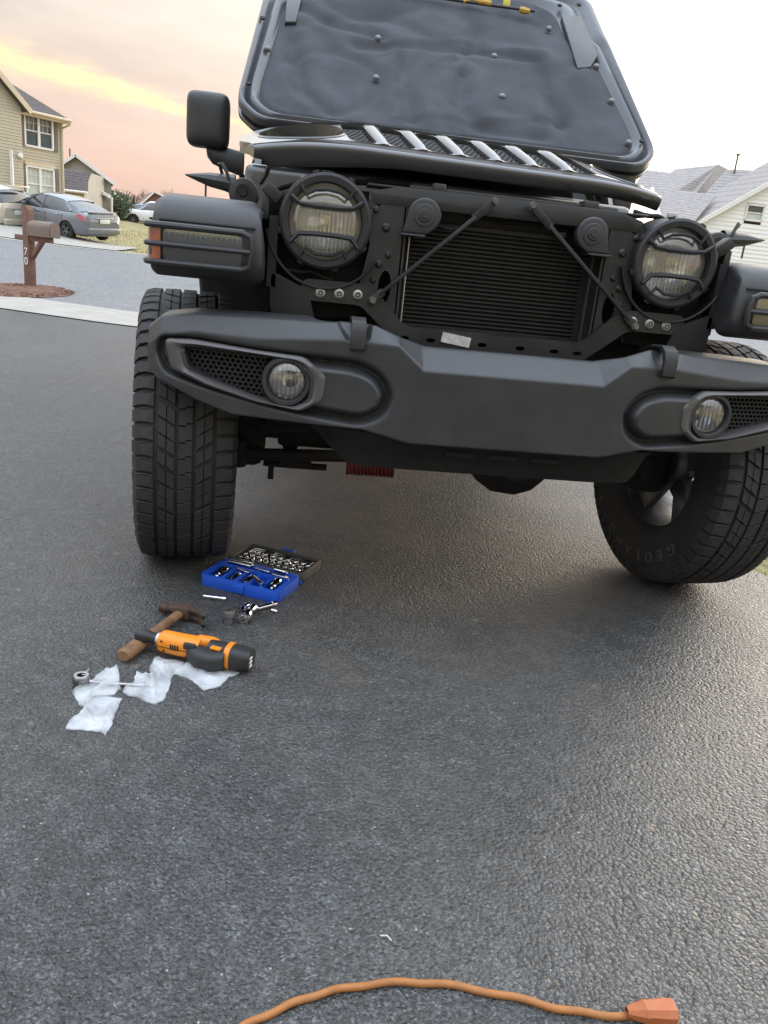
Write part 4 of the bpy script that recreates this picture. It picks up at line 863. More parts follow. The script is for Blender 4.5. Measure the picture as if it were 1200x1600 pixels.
# ---- head lamps with stone guards ------------------------------------------
for sg in (-1, 1):
    C0 = V((-.469, -.394, 1.028) if sg < 0 else (.457, -.394, 1.017)); ax2 = (0, -1, 0)
    h_ = MB(); h_.lathe([(.116, -.10), (.116, .0), (.110, .006), (.093, .006), (.091, -.004), (.091, -.03)], C0, ax2, 56); hl = h_.build('headlight', M_frame, veh)
    # fluted bowl reflector
    h_ = MB()
    def bowl(i, j):
        r = .090*(j/22)**.8; t = 2*math.pi*i/72; x, z = r*math.cos(t), r*math.sin(t); dpt = .062*(1-(r/.090)**2)+.0022*abs(math.sin(x*math.pi/.010))*(1 if abs(z) < .06 else .4)
        return C0+V((x, .006+dpt*.9, z))
    h_.grid(bowl, 72, 23, cu=True).build('reflector', M_brz, hl, sm=25)
    h_ = MB(); h_.box(C0+V((0, .030, .004)), (.030, .03, .024)); h_.build('bulb', M_bulb, hl, bev=.004)
    h_ = MB()
    for k in range(-8, 9):
        x = k*.0102; hh = math.sqrt(max(0, .082**2-x*x)); h_.cyl(C0+V((x, .012, -min(hh, .075))), C0+V((x, .012, min(hh, .028))), .0016, n=5)
    h_.build('lens_fluting', M_glass, hl)
    h_ = MB(); h_.lathe([(0, .016), (.03, .0145), (.06, .010), (.08, .004), (.091, -.003)], C0, ax2, 48); h_.build('lens', M_glass, hl)
    g_ = MB(); g_.lathe([(.0905, .004), (.0905, .012), (.0935, .018), (.107, .019), (.1135, .015), (.116, .006), (.116, -.02)], C0, ax2, 64)
    gd = g_.build('guard_ring', M_guard, hl)
    for k in range(8):
        t = 2*math.pi*(k+.35)/8; g_ = MB(); g_.box(C0+V((.1165*math.cos(t), -.003, .1165*math.sin(t))), (.008, .014, .016), Matrix.Rotation(-t, 3, 'Y')); g_.build('guard_clip', M_guard, hl, bev=.002)
    def gb(pts, w=.0062): m_ = MB(); m_.tube([C0+V((x, -.021-.004*math.cos(x*15), z)) for x, z in pts], w, 6); m_.build('guard_bar', M_guard, hl, sm=50)
    gb([(-.089, .052), (-.066, .036), (-.03, .033), (.03, .033), (.066, .036), (.089, .052)])
    gb([(-.085, -.056), (-.066, -.034), (-.03, -.031), (.03, -.031), (.066, -.034), (.085, -.056)])
    gb([(-.066, .078), (-.052, .058), (-.03, .070), (0, .074), (.03, .070), (.052, .058), (.066, .078)], .0045)
    gb([(-.058, -.082), (-.047, -.064), (-.02, -.078), (.02, -.078), (.047, -.064), (.058, -.082)], .0045)
    g_ = MB(); g_.box(C0+V((sg*.135, .02, .055)), (.05, .04, .03), Matrix.Rotation(sg*-.7, 3, 'Y')); g_.box(C0+V((sg*.15, .03, .02)), (.02, .05, .06)); g_.build('lamp_bracket', M_frame, veh, bev=.005)

# ---- front fenders -----------------------------------------------------------
for sg in (-1, 1):
    yz = [(-.478, .868), (-.505, .905), (-.502, .955), (-.488, 1.015), (-.455, 1.046), (-.40, 1.056), (.32, 1.066), (.50, .96), (.64, .78), (.665, .60), (.625, .595), (.575, .73), (.44, .87), (.24, .935), (-.20, .935), (-.36, .905), (-.43, .862)]
    f_ = MB(); f_.prism(yz, lambda u, v, w: (sg*(w+(.02 if (v > 1.04) else 0)*(1 if w < .7 else -1)), u, v), .612, .882); fd = f_.build('fender', M_plas, veh, bev=.022, seg=4, bang=24); FO = V((0, 0, 0)) if sg < 0 else V((-.016, 0, -.018)); fd.location = FO
    f_ = MB(); f_.prism([(a, z) for a, z in [(-.40, .86), (-.40, 1.03), (.62, 1.03), (.70, .6), (.52, .6), (.45, .80), (.2, .9), (-.3, .88)]], lambda u, v, w: (sg*w, u, v), .585, .607); f_.build('inner_fender', M_dark, veh)
    # signal lamp: recess, clear lens with amber end, guard bars
    def fy(x, z, d): return V((sg*x, -.506+.006*(z < .93)+.02*smooth(.84, .885, x)**2*1.5+d, z))
    lens = rounded([(.664, .972), (.664, .903), (.846, .903), (.846, .972)], .012, 3)
    f_ = MB(); f_.prism(lens, lambda u, v, w: fy(u, v, w), -.006, -.001); sgl = f_.build('signal_lamp', M_glass, veh, sm=50); sgl.location = FO
    f_ = MB(); f_.grid(lambda i, j: fy(.664+.182*i/60, .905+.065*j/12, .0035+.002*abs(math.sin(i*math.pi/4))+.0015*abs(math.sin(j*math.pi/3))-.0045*(j in (6,))), 61, 13).build('signal_reflector', pm('signal_reflector', (.42, .43, .44), (.25, .255, .26), 30., .22, .35, metal=.6), sgl, sm=30)
    f_ = MB(); f_.grid(lambda i, j: (sg*(.852+.034*min(1, i/4)-(0 if i < 5 else 0)), -.510+(.0, .002, .006, .014, .030, .070)[i], .903+.069*j/2), 6, 3).build('amber_end', M_amb, sgl)
    for z, w_ in ((.980, .0075), (.938, .0065), (.897, .0075)):
        f_ = MB(); x_in = .640 if z == .938 else .660
        f_.tube([fy(x, z, -.012) for x in ln(x_in, .855, 8)]+[V((sg*.885, -.495, z)), V((sg*.893, -.46, z))], w_, 8); f_.build('signal_guard_bar', M_plas, fd)
    f_ = MB(); f_.tube([fy(.664, .980, -.012), fy(.645, .972, -.012), fy(.640, .938, -.012), fy(.645, .905, -.012), fy(.664, .897, -.012)], .0075, 8); f_.build('signal_guard_end', M_plas, fd)
    f_ = MB(); f_.tube([V((sg*.622, -.46, .992))]+[fy(x, .992, .005) for x in (.64, .75, .85)]+[V((sg*.884, -.46, .992))], .003, 6); f_.build('fender_seam', M_dark, fd)
    # hood catch on its boss beside the hood
    c_ = MB(); bx = sg*.690; c_.cyl((bx, -.16, 1.085), (bx, -.08, 1.085), .040, n=18); c_.prism(rounded([(bx-.036, 1.0), (bx+.036, 1.0), (bx+.036, 1.09), (bx-.036, 1.09)], .006, 2), XZ, -.155, -.085); ct = c_.build('hood_catch', M_plas, veh, bev=.005)
    c_ = MB(); c_.lathe([(0, .006), (.010, .006), (.012, 0), (.022, .001), (.024, -.002)], (bx, -.16, 1.087), (0, -1, 0), 14); c_.build('catch_pivot', M_frame, ct)
    w_ = [(0, .045, .030), (.03, .036, .030), (.07, .030, .026), (.105, .016, .018), (.135, .003, .006)]
    c_ = MB(); c_.grid(lambda i, j: (bx+sg*(.025+w_[i][0]), -.125+w_[i][2]*math.cos(2*math.pi*j/10), 1.106+.012*i/4+w_[i][1]*.62*math.sin(2*math.pi*j/10)), 5, 10, cv=True).build('catch_lever', M_plas, ct)
    c_ = MB(); c_.tube([(bx+sg*.035, -.15, 1.10), (bx+sg*.045, -.15, 1.13), (bx+sg*.06, -.14, 1.155), (bx+sg*.07, -.13, 1.155), (bx+sg*.058, -.11, 1.12)], .005, 6); c_.build('catch_loop', M_frame, ct)
    c_ = MB(); c_.cyl((bx+sg*.105, -.12, 1.06), (bx+sg*.105, -.12, 1.10), .003, n=6); c_.build('catch_pin', M_steel, ct)
    # wing side panel under the hood line and cowl side
    p_ = MB(); p_.bb(min(sg*.60, sg*.63), max(sg*.60, sg*.63), -.18, .66, .95, 1.085); p_.build('bay_side_panel', M_dark, veh, bev=.006)

# ---- hood, leaned right back against the windscreen -------------------------
H0, H1 = V((.006, .60, 1.385)), V((.0, 1.50, 2.135)); HE = (H1-H0).normalized(); HNn = V((0, -HE.z, HE.y)) ; HL = (H1-H0).length   # normal towards the camera (underside)
def hw(s): return lerp(.758, .700, s/HL)
def hpnt(x, s, n=0.): return V((x, 0, 0))+H0+HE*s+HNn*n+V((0, .0, 0))
outer = rounded([(-.71, -.045), (.70, -.05), (.772, .04), (.776, .09), (.706, HL-.02), (.665, HL+.03), (-.665, HL+.03), (-.712, HL-.02), (-.786, .10), (-.778, .045)], .04, 5)
h_ = MB(); h_.prism(outer, lambda u, v, w: hpnt(u, v, w-.02*(abs(u)/.75)**2), -.03, -.012); hood = h_.build('hood', M_paint, veh, bev=.004)
inner = rounded([(-.65, .025), (.64, .025), (.705, .10), (.705, .20), (.635, .78), (.54, .80), (.52, 1.03), (.42, 1.09), (-.42, 1.09), (-.52, 1.03), (-.54, .86), (-.645, .82), (-.712, .20), (-.712, .10)], .05, 5)
# rim frame with rolled flanges, pressed from sheet: rings from edge to liner
ring_o = outer; K_ = 260
def loop_pts(poly, n):
    P = [V((*p, 0)) for p in poly]; out = []; ctr = V((0, HL*.48, 0))
    for k in range(n):
        th = 2*math.pi*k/n; d = V((math.cos(th), math.sin(th), 0)); best = None
        for a, b in zip(P, P[1:]+P[:1]):
            e = b-a; den = d.x*e.y-d.y*e.x
            if abs(den) < 1e-9: continue
            w = a-ctr; t = (w.x*e.y-w.y*e.x)/den; u = (w.x*d.y-w.y*d.x)/den
            if t > 0 and -1e-6 <= u <= 1+1e-6 and (best is None or t > best): best = t
        q_ = ctr+d*best; out.append((q_.x, q_.y))
    return out
LO, LI = loop_pts(outer, K_), loop_pts(inner, K_)
rp = [(0, -.012), (.02, .010), (.10, .018), (.22, .016), (.32, -.004), (.42, -.010), (.52, .006), (.62, .014), (.78, .010), (.90, -.002), (1.0, -.006)]
h_ = MB(); h_.grid(lambda i, j: hpnt(lerp(LO[j][0], LI[j][0], rp[i][0]), lerp(LO[j][1], LI[j][1], rp[i][0]), rp[i][1]), len(rp), K_, cv=True).build('hood_inner_frame', M_hin, hood, sm=60)
# felt liner with soft pressed relief
def hood_uv(px, py): d = ray(px, py); P = CAM+d*((H0-CAM).dot(HNn)/d.dot(HNn)); return (P.x, (P-H0).dot(HE))
CREASE = [[hood_uv(*p) for p in ln_] for ln_ in ([(455, 8), (520, 42), (592, 60)], [(560, 74), (640, 76), (740, 84), (838, 102)], [(720, 122), (716, 165), (742, 200), (842, 216)], [(838, 102), (852, 150), (872, 192)], [(452, 62), (470, 140), (520, 184)], [(640, 76), (625, 130), (640, 190)])]
def crease(x, s):
    d = 9.
    for pl in CREASE:
        for (ax_, ay), (bx_, by) in zip(pl, pl[1:]):
            ex, ey = bx_-ax_, by-ay; t = min(1, max(0, ((x-ax_)*ex+(s-ay)*ey)/(ex*ex+ey*ey))); d = min(d, math.hypot(x-ax_-t*ex, s-ay-t*ey))
    return -.020*math.exp(-(d/.030)**2)+.006*math.exp(-((d-.07)/.03)**2)
def relief(x, s):
    z = .020*noise.noise(V((x*2.6, s*2.6, 1)))+.007*noise.noise(V((x*7, s*7, 4)))-.010*max(0, 1-abs(noise.noise(V((x*2.2, s*2.2, 9))))*7)
    w_ = .10*noise.noise(V((x*4, s*4, 7))); d = max(abs(x-.12)/.34, abs(s-.36-.2*x)/.25)+w_; z += .011*smooth(1.10, .92, d)
    z -= .010*math.exp(-((s-.80+.55*abs(x+.25))/.04)**2)*smooth(.02, -.12, x)
    return z+crease(x, s)
h_ = MB(); NR = 70
h_.grid(lambda i, j: (lambda p: hpnt(p[0], p[1], (.004+relief(*p))*1.0*smooth(0, .12, 1-i/(NR-1))+.002-.008*(i == NR-1)))((LI[j][0]*i/(NR-1), HL*.48+(LI[j][1]-HL*.48)*i/(NR-1))), NR, K_, cv=True).build('hood_liner', M_felt, hood, sm=60)
clip0 = None
for (px, py) in [(590, 65), (587, 127), (771, 93), (783, 156), (980, 228), (953, 163), (930, 109), (856, 50), (418, 82)]:
    d = ray(px, py); t = (H0-CAM).dot(HNn)/d.dot(HNn); P = CAM+d*t
    if clip0 is None:
        h_ = MB(); h_.lathe([(0, .007), (.008, .006), (.012, .002), (.013, -.010)], (0, 0, 0), HNn, 12); clip0 = h_.build('liner_clip', pm('clip_plastic', (.16, .165, .17), (.13, .135, .14), 9., .4), hood, loc=P+HNn*.016)
    else: part('liner_clip', clip0, hood, P+HNn*.016)
def onhood(px, py, n=.0):
    d = ray(px, py); t = (H0-CAM).dot(HNn)/d.dot(HNn); return CAM+d*t+HNn*n
h_ = MB(); h_.tube([onhood(560, -12, .03), onhood(640, 2, .03), onhood(722, 14, .03), onhood(832, 29, .03)], .006, 8); pr = h_.build('prop_rod', M_frame, veh)
h_ = MB(); h_.tube([onhood(721, 14, .03), onhood(735, 13, .034), onhood(745, 16, .034), onhood(764, 19, .034)], [.008, .012, .012, .011], 10); h_.build('prop_grip', M_yel, pr)
h_ = MB(); h_.tube([onhood(809, 26, .03), onhood(815, 28, .03), onhood(824, 29.5, .03)], [.011, .014, .010], 8); h_.build('prop_end', M_yel, pr)
h_ = MB(); h_.box(onhood(788, 20, .036), (.03, .008, .03)); h_.build('tape_tag', M_tape, pr, bev=.002)
# stamped pockets and drain slots on the frame
for pl in ([(448, 0), (472, 0), (462, 42), (445, 42)], [(875, 30), (905, 32), (932, 92), (920, 112), (900, 114)]):
    h_ = MB(); q_ = [onhood(*p, .020) for p in pl]; b2 = [onhood(*p, .002) for p in pl]; n = len(pl); h_.add(q_+b2, [tuple(range(n))]+[(i, (i+1) % n, n+(i+1) % n, n+i) for i in range(n)]); h_.build('stamped_pocket', M_plas, hood, bev=.004, seg=3)
for p in ((389, 140), (999, 229), (902, 16), (872, 17), (410, 38)):
    h_ = MB(); h_.cyl(onhood(*p, .020), onhood(*p, .026), .010, n=10); h_.build('drain_plug', M_dark, hood)
for x in (-.42, .42):
    h_ = MB(); h_.box(hpnt(x, -.07, -.01), (.10, .05, .04)); h_.build('hood_hinge', M_paint, veh, bev=.008)

# ---- cab: cowl, windscreen, tub, roof ---------------------------------------
b_ = MB(); b_.bb(-.745, .745, .66, .93, .62, 1.235); b_.build('cowl', M_paint, veh, bev=.03, seg=3)
b_ = MB(); b_.prism(rounded([(.90, .50), (3.45, .50), (3.50, .70), (3.50, 1.16), (3.45, 1.22), (.90, 1.22)], .05, 3), lambda u, v, w: (w, u, v), -.785, .785); b_.build('body_tub', M_paint, veh, bev=.015)
ws = [V((-.70, .84, 1.22)), V((.70, .84, 1.22)), V((.63, 1.22, 1.80)), V((-.63, 1.22, 1.80))]
b_ = MB()
for a, b in zip(ws, ws[1:]+ws[:1]): b_.tube([a, b], .035, 8)
fr = b_.build('windscreen_frame', M_paint, veh)
b_ = MB(); b_.add(ws, [(0, 1, 2, 3)]); b_.build('windscreen', M_tint, fr, sm=0)
b_ = MB(); b_.prism(rounded([(1.20, 1.75), (1.24, 1.83), (3.40, 1.85), (3.48, 1.80), (3.48, 1.75)], .03, 3), lambda u, v, w: (w, u, v), -.66, .66); b_.build('roof', M_plas, veh, bev=.02)
b_ = MB(); b_.prism([(1.02, 1.22), (3.48, 1.22), (3.44, 1.76), (1.26, 1.76)], lambda u, v, w: (w*(1-(v-1.22)*.18), u, v), -.74, .74); b_.build('cabin_glass', pm('cabin_glass', (.02, .024, .026), (.016, .02, .022), 3., .05, .08, spec=.8), veh, bev=.01)
# side mirrors: the near one folded out, the other folded back
def mirror(c0, dx_, rz_):
    m_ = MB(); P = []
    def fn(i, j):   # lofted rounded housing
        k = [.02, .4, .62, .78, .88, .95, .985, 1., 1., .99, .96, .90, .82][i]; y = [-.065, -.0645, -.063, -.059, -.053, -.043, -.030, -.010, .01, .03, .045, .052, .054][i]
        a = 2*math.pi*j/36; ca, sa = math.cos(a), math.sin(a); e = .32; x = .080*k*abs(ca)**e*(1 if ca > 0 else -1); z = .098*k*abs(sa)**e*(1 if sa > 0 else -1)
        return V((x, y, z))
    m_.grid(fn, 13, 36, cv=True); m_.add([fn(0, j) for j in range(36)], [tuple(range(36))]); m_.add([fn(12, j) for j in range(36)], [tuple(range(36))])
    o = m_.build('side_mirror', M_plas, veh, sm=50, loc=c0, rot=(0, R(4)*0, rz_)); return o
mo = mirror((-.905, .90, 1.385), -1, 0)
a_ = MB(); sec = [(-.005, -.088, .028, .006), (.0, -.105, .028, .024), (.02, -.118, .026, .034), (.07, -.128, .026, .042), (.14, -.142, .026, .046)]
a_.grid(lambda i, j: (sec[i][0], sec[i][2]*math.cos(2*math.pi*j/14), sec[i][1]+sec[i][3]*math.sin(2*math.pi*j/14)), 5, 14, cv=True).build('mirror_arm', M_plas, mo, sm=60)
mirror((.80, 1.05, 1.33), 1, R(-75))

# ------------------------------------------------------------------ the grille panel, lifted off and laid on the engine bay
GA, GE = R(-8.2), R(18.5); E2 = V((math.sin(GA)*math.cos(GE), math.cos(GA)*math.cos(GE), math.sin(GE))); E1 = V((math.cos(GA), -math.sin(GA), 0)); E3 = E1.cross(E2)
GP = V((-.164, -.30, 1.228))+E1*.088
gr = thing('grille_panel', 'glossy dark seven slot grille panel laid face up on the engine bay', 'grille', GP-V((0, 0, .05)))
def gpt(s, t, h=0.): a = abs(s); return GP+E1*s+E2*t+E3*(h-.045*max(0, (a-.30)/.32)**2-max(0, (a-.27)/.33)*max(0, t)*.13)
slots = []
for k in range(7):
    c0 = (k-3)*.1035; slots.append(rounded([(c0-.036, .0), (c0+.036, .0), (c0+.032, .20), (c0-.032, .20)], .022, 4))
hole = lambda sg: [(sg*.455+(.112 if sg < 0 else .075)*math.cos(t), .10+.105*math.sin(t)) for t in [2*math.pi*k/28 for k in range(28)]]
ol = rounded([(-.585, -.030), (-.30, -.055), (.30, -.055), (.535, -.030), (.56, .06), (.55, .19), (.52, .235), (-.54, .235), (-.60, .19), (-.615, .06)], .03, 4)
def dense(poly, m=.03):
    out = []
    for (a, b), (c_, d) in zip(poly, poly[1:]+poly[:1]):
        n = max(1, int(math.hypot(c_-a, d-b)/m))
        for k in range(n): out.append((lerp(a, c_, k/n), lerp(b, d, k/n)))
    return out
g_ = MB(); g_.prism(dense(ol), lambda u, v, w: gpt(u, v, w), 0, -.012, holes=slots+[hole(-1), hole(1)]); face = g_.build('panel', M_paint, gr, sm=40)
# slot rims and slats
for k in range(6):
    c0 = (k-2.5)*.1035; g_ = MB(); g_.grid(lambda i, j: gpt(c0+(-.0135, -.010, 0, .010, .0135)[j]*(1+.2*i/8), -.004+.208*i/8, (.0005, .008, .012, .008, .0005)[j]*math.sin(min(1, (i+.4)/2.4, (8.4-i)/2.4)*math.pi/2)), 9, 5); g_.build('slat', M_paint, gr, sm=60)
# front lip folded down from the edge
L_ = [p for p in dense(ol, .02) if p[1] < .10 or abs(p[0]) > .60]
fl = [(lerp(-.612, -.585, k/3), lerp(.07, -.028, k/3)) for k in range(3)]+[(x, -.055+.025*smooth(.30, .58, abs(x))) for x in ln(-.585, .535, 61)]+[(lerp(.535, .558, k/3), lerp(-.028, .07, k/3)) for k in range(1, 4)]
def liph(x): return .040+.020*math.exp(-((abs(x)-.52)/.05)**2)*0-.030*smooth(.54, .58, abs(x))+.016*smooth(.2, .45, -x)
g_ = MB(); g_.grid(lambda i, j: gpt(fl[i][0], fl[i][1]-(.0, .005, .009, .011, .011, .009, .004)[j], (.0005, -.001, -.004, -.009, -.017, -.5*liph(fl[i][0])-.014, -liph(fl[i][0]))[j]), len(fl), 7).build('lower_lip', M_paint, gr, sm=60)
for sg in (-1, 1):
    g_ = MB(); h0 = hole(sg); g_.grid(lambda i, j: gpt(sg*.455+(h0[i][0]-sg*.455)*(1, .97, .93)[j], .10+(h0[i][1]-.10)*(1, .97, .93)[j], (.001, .004, -.03)[j]), 28, 3, cu=True).build('lamp_opening', M_paint, gr, sm=60)
    g_ = MB(); g_.tube([gpt(sg*.545, -.035, -.05), gpt(sg*.55, -.02, -.075), gpt(sg*.56, .0, -.10)], .006, 6); g_.build('mounting_tab', M_plas, gr)
# mesh inserts, wire built
for k in range(7):
    c0 = (k-3)*.1035; g_ = MB(); p_ = .0155
    for iy in range(13):
        for ix in range(-2, 3):
            x = c0+ix*p_+(iy % 2)*p_/2-p_/4; t = .006+iy*p_*.95
            if abs(x-c0) > .034-.02*max(0, t-.19): continue
            ring = [(x+p_*.50*math.cos(q_), t+p_*.42*math.sin(q_)) for q_ in [math.pi/6+z*math.pi/3 for z in range(6)]]
            vs = []
            for (kk, hh) in ((1.15, -.010), (.80, -.008), (.74, -.018)): vs += [gpt(x+(a-x)*kk, t+(b-t)*kk, hh) for a, b in ring]
            g_.add(vs, [(i, (i+1) % 6, 6+(i+1) % 6, 6+i) for i in range(6)]+[(6+i, 6+(i+1) % 6, 12+(i+1) % 6, 12+i) for i in range(6)])
    g_.build('mesh_insert', M_plas, gr, sm=0, fix=False)
    g_ = MB(); g_.add([gpt(c0-.045, -.01, -.030), gpt(c0+.045, -.01, -.030), gpt(c0+.04, .215, -.030), gpt(c0-.04, .215, -.030)], [(0, 1, 2, 3)]); g_.build('mesh_backing', M_dark, gr, sm=0)
relall(gr)

# ------------------------------------------------------------------ cars across the street
M_tyre2 = pm('car_tyre', (.02, .02, .02), (.03, .03, .03), 10., .8)
M_cglass = pm('car_window', (.035, .045, .05), (.02, .028, .032), 1.5, .05, .08, spec=.8, coat=.5)
M_tail = pm('tail_lamp', (.45, .03, .035), (.32, .02, .025), 8., .15, coat=.8)
M_plate = pm('licence_plate', (.70, .72, .66), (.60, .62, .58), 30., .4)
def car(name, label, loc, rot, paint, kind='sedan', cat='car', group='parked cars across the street'):
    """car along local +X (front at +X), origin on the ground under its middle"""
    t = thing(name, label, cat, loc, rot, group)
    L, Wd = (2.42, .905) if kind == 'sedan' else (2.25, .92)
    if kind == 'sedan':
        xs = [-2.42, -2.38, -2.2, -1.9, -1.35, -.6, .3, 1.0, 1.6, 2.05, 2.3, 2.42]
        top = [.78, 1.02, 1.07, 1.06, 1.02, 1.00, .98, .97, .90, .80, .70, .58]; bot = [.42, .30, .24, .22, .20, .20, .20, .20, .22, .24, .28, .40]
        hwd = [.70, .80, .86, .89, .905, .905, .905, .90, .88, .83, .74, .60]
        gx_ = [-1.98, -1.55, -1.0, -.45, .15, .62, 1.28]; gt = [1.08, 1.26, 1.42, 1.47, 1.46, 1.36, .99]; gw = [.66, .64, .63, .64, .65, .67, .74]
    else:
        xs = [-2.25, -2.2, -2.0, -1.5, -.6, .3, .9, 1.5, 1.95, 2.2, 2.25]
        top = [.95, 1.12, 1.16, 1.15, 1.12, 1.10, 1.08, 1.05, .98, .85, .7]; bot = [.48, .36, .30, .26, .25, .25, .25, .26, .30, .36, .46]
        hwd = [.74, .84, .89, .91, .92, .92, .92, .91, .86, .78, .68]
        gx_ = [-2.18, -2.0, -1.5, -.6, .1, .45, 1.05]; gt = [1.14, 1.52, 1.66, 1.70, 1.68, 1.58, 1.09]; gw = [.70, .69, .69, .70, .70, .71, .77]
    wx = (-1.42, 1.40) if kind == 'sedan' else (-1.35, 1.32); wr = .33 if kind == 'sedan' else .35
    prof = [(.0, 0), (.72, 0), (.95, .08), (1., .30), (1., .55), (.985, .70), (.94, .90), (.86, .985), (.60, 1.0), (0, 1.0)]
    NXc = 61; cx_ = ln(xs[0], xs[-1], NXc); b_ = MB()
    def fn(i, j):
        x = cx_[i]; k, (a, z) = j, prof[j if j < 10 else 19-j]; sg = 1 if j < 10 else -1; zb_, zt = interp(x, xs, bot), interp(x, xs, top)
        zz = lerp(zb_, zt, z)
        for w_ in wx:   # wheel arches
            d = abs(x-w_)
            if d < wr+.06 and a > .7: zz = max(zz, math.sqrt((wr+.06)**2-d*d)+wr-.02) if z < .62 else zz
        return (x, sg*interp(x, xs, hwd)*a, zz)
    b_.grid(fn, NXc, 20, cv=True); b_.add([fn(0, j) for j in range(20)], [tuple(range(20))]); b_.add([fn(NXc-1, j) for j in range(20)], [tuple(range(20))])
    body = b_.build('body', paint, t, sm=40)
    b_ = MB(); NG = 29; gg = ln(gx_[0], gx_[-1], NG)
    def gf(i, j):
        x = gg[i]; zt = interp(x, gx_, gt); zb_ = interp(x, xs, top)-.03; w_ = interp(x, gx_, gw); wb = interp(x, xs, hwd)*.90
        return [(x, -wb, zb_), (x, -lerp(wb, w_, .8), lerp(zb_, zt, .80)), (x, -w_*.90, lerp(zb_, zt, .95)), (x, 0, zt+.02), (x, w_*.90, lerp(zb_, zt, .95)), (x, lerp(wb, w_, .8), lerp(zb_, zt, .80)), (x, wb, zb_)][j]
    b_.grid(gf, NG, 7).build('windows', M_cglass, t, sm=50)
    # roof skin, pillars and sills over the glass
    b_ = MB(); r0, r1 = (-1.25, .30) if kind == 'sedan' else (-1.95, .25)
    def rf(i, j):
        x = lerp(r0, r1, i/14); zt = interp(x, gx_, gt); zb_ = interp(x, xs, top)-.03; w_ = interp(x, gx_, gw); wb = interp(x, xs, hwd)*.9
        return [(x, -lerp(wb, w_, .9)*.985, lerp(zb_, zt, .86)+.012), (x, -w_*.88, lerp(zb_, zt, .96)+.014), (x, 0, zt+.034), (x, w_*.88, lerp(zb_, zt, .96)+.014), (x, lerp(wb, w_, .9)*.985, lerp(zb_, zt, .86)+.012)][j]
    b_.grid(rf, 15, 5).build('roof', paint, t, sm=50)
    for sg in (-1, 1):
        def sp(x, f): zt = interp(x, gx_, gt); zb_ = interp(x, xs, top)-.03; w_ = interp(x, gx_, gw); wb = interp(x, xs, hwd)*.9; return V((x, sg*(lerp(wb, w_, f*1.0)+.006), lerp(zb_, zt, f*.9)))
        pil = [((1.18, 0.1), (.28, 1.)), ((-.10, 0.), (-.16, 1.)), ((-1.62, 0.1), (-1.15, 1.))] if kind == 'sedan' else [((.98, .1), (.22, 1.)), ((-.2, 0), (-.22, 1)), ((-1.2, 0), (-1.3, 1)), ((-2.05, .1), (-1.9, 1.))]
        for (a, fa), (b, fb) in pil:
            b_ = MB(); b_.tube([sp(lerp(a, b, k/6), lerp(fa, fb, k/6)) for k in range(7)], .030, 6); b_.build('pillar', paint, t)
        for w_ in wx:
            b_ = MB(); b_.lathe([(wr*.66, -.10), (wr*.78, -.115), (wr*.95, -.11), (wr, -.085), (wr, .085), (wr*.95, .11), (wr*.78, .115), (wr*.66, .10)], (0, 0, 0), (0, 1, 0), 28); wh = b_.build('wheel', M_tyre2, t, loc=(w_, sg*(interp(w_, xs, hwd)-.115), wr))
            b_ = MB(); b_.lathe([(wr*.66, -.10), (wr*.62, -.085), (wr*.60, 0), (wr*.60, .07)], (0, 0, 0), (0, -sg, 0), 24)
            for k in range(10):
                th = 2*math.pi*k/10+(.12 if k % 2 else -.12); d = V((math.cos(th), 0, math.sin(th))); bar(b_, d*.03+V((0, sg*.085, 0)), d*wr*.64+V((0, sg*.095, 0)), .035, .03, (0, 1, 0))
            b_.cyl((0, sg*.06, 0), (0, sg*.10, 0), .05, n=12); b_.build('rim', M_rim, wh)
            b_ = MB(); b_.cyl((0, sg*.02, 0), (0, sg*.03, 0), wr*.60, n=20); b_.build('wheel_well', M_dark, wh)
        b_ = MB(); hx_ = .72 if kind == 'sedan' else .7
        b_.box((hx_, sg*(Wd+.05), 1.02 if kind == 'sedan' else 1.18), (.12, .16, .11)); b_.build('door_mirror', paint, t, bev=.03)
        for hx_ in (.05, -.95):
            b_ = MB(); b_.box((hx_, sg*(Wd+.008), .86 if kind == 'sedan' else .98), (.19, .03, .028)); b_.build('door_handle', M_chr, t, bev=.008)
        for hx_ in (.62, -.32, -1.18):
            b_ = MB(); b_.tube([(hx_, sg*(Wd-.001), .30), (hx_-.02, sg*(Wd+.001), .6), (hx_-.03, sg*(Wd-.022), .88)], .006, 4); b_.build('door_seam', M_dark, t)
        b_ = MB(); lx = -L+.02
        b_.add([(lx+.10, sg*.48, .93), (lx+.10, sg*.48, .80), (lx+.05, sg*.74, .78), (lx+.16, sg*.85, .80), (lx+.50, sg*(Wd-.02), .92), (lx+.40, sg*(Wd-.06), .99), (lx+.12, sg*.72, .98)], [(0, 1, 2, 6), (6, 2, 3, 5), (5, 3, 4)])
        b_.v = [(x-.035, y*1.02, z) for x, y, z in b_.v]; b_.build('tail_lamp', M_tail, t)
        b_ = MB(); b_.grid(lambda i, j: (L-.30+.16*(i/3), sg*lerp(.80, .60, i/3), .66+.11*j), 4, 2).build('head_lamp', M_clr, t)
    b_ = MB(); b_.box((-L-.015, 0, .80), (.02, .46, .15)); b_.build('licence_plate', M_plate, t, bev=.004)
    b_ = MB(); b_.box((-L-.01, 0, .905), (.03, .80, .03)); b_.build('trunk_trim', M_chr, t, bev=.006)
    b_ = MB(); b_.box((-L+.02, 0, .46), (.10, 1.50, .22)); b_.build('rear_bumper', paint, t, bev=.05, seg=3)
    b_ = MB(); b_.box((-L+.16 if kind == 'sedan' else -L+.1, 0, 1.10 if kind == 'sedan' else 1.71), (.22, 1.25, .03)); b_.build('spoiler', paint, t, bev=.01)
    return t
pg = pm('grey_metallic_paint', (.19, .205, .225), (.17, .185, .205), 2., .28, metal=.6, coat=1.)
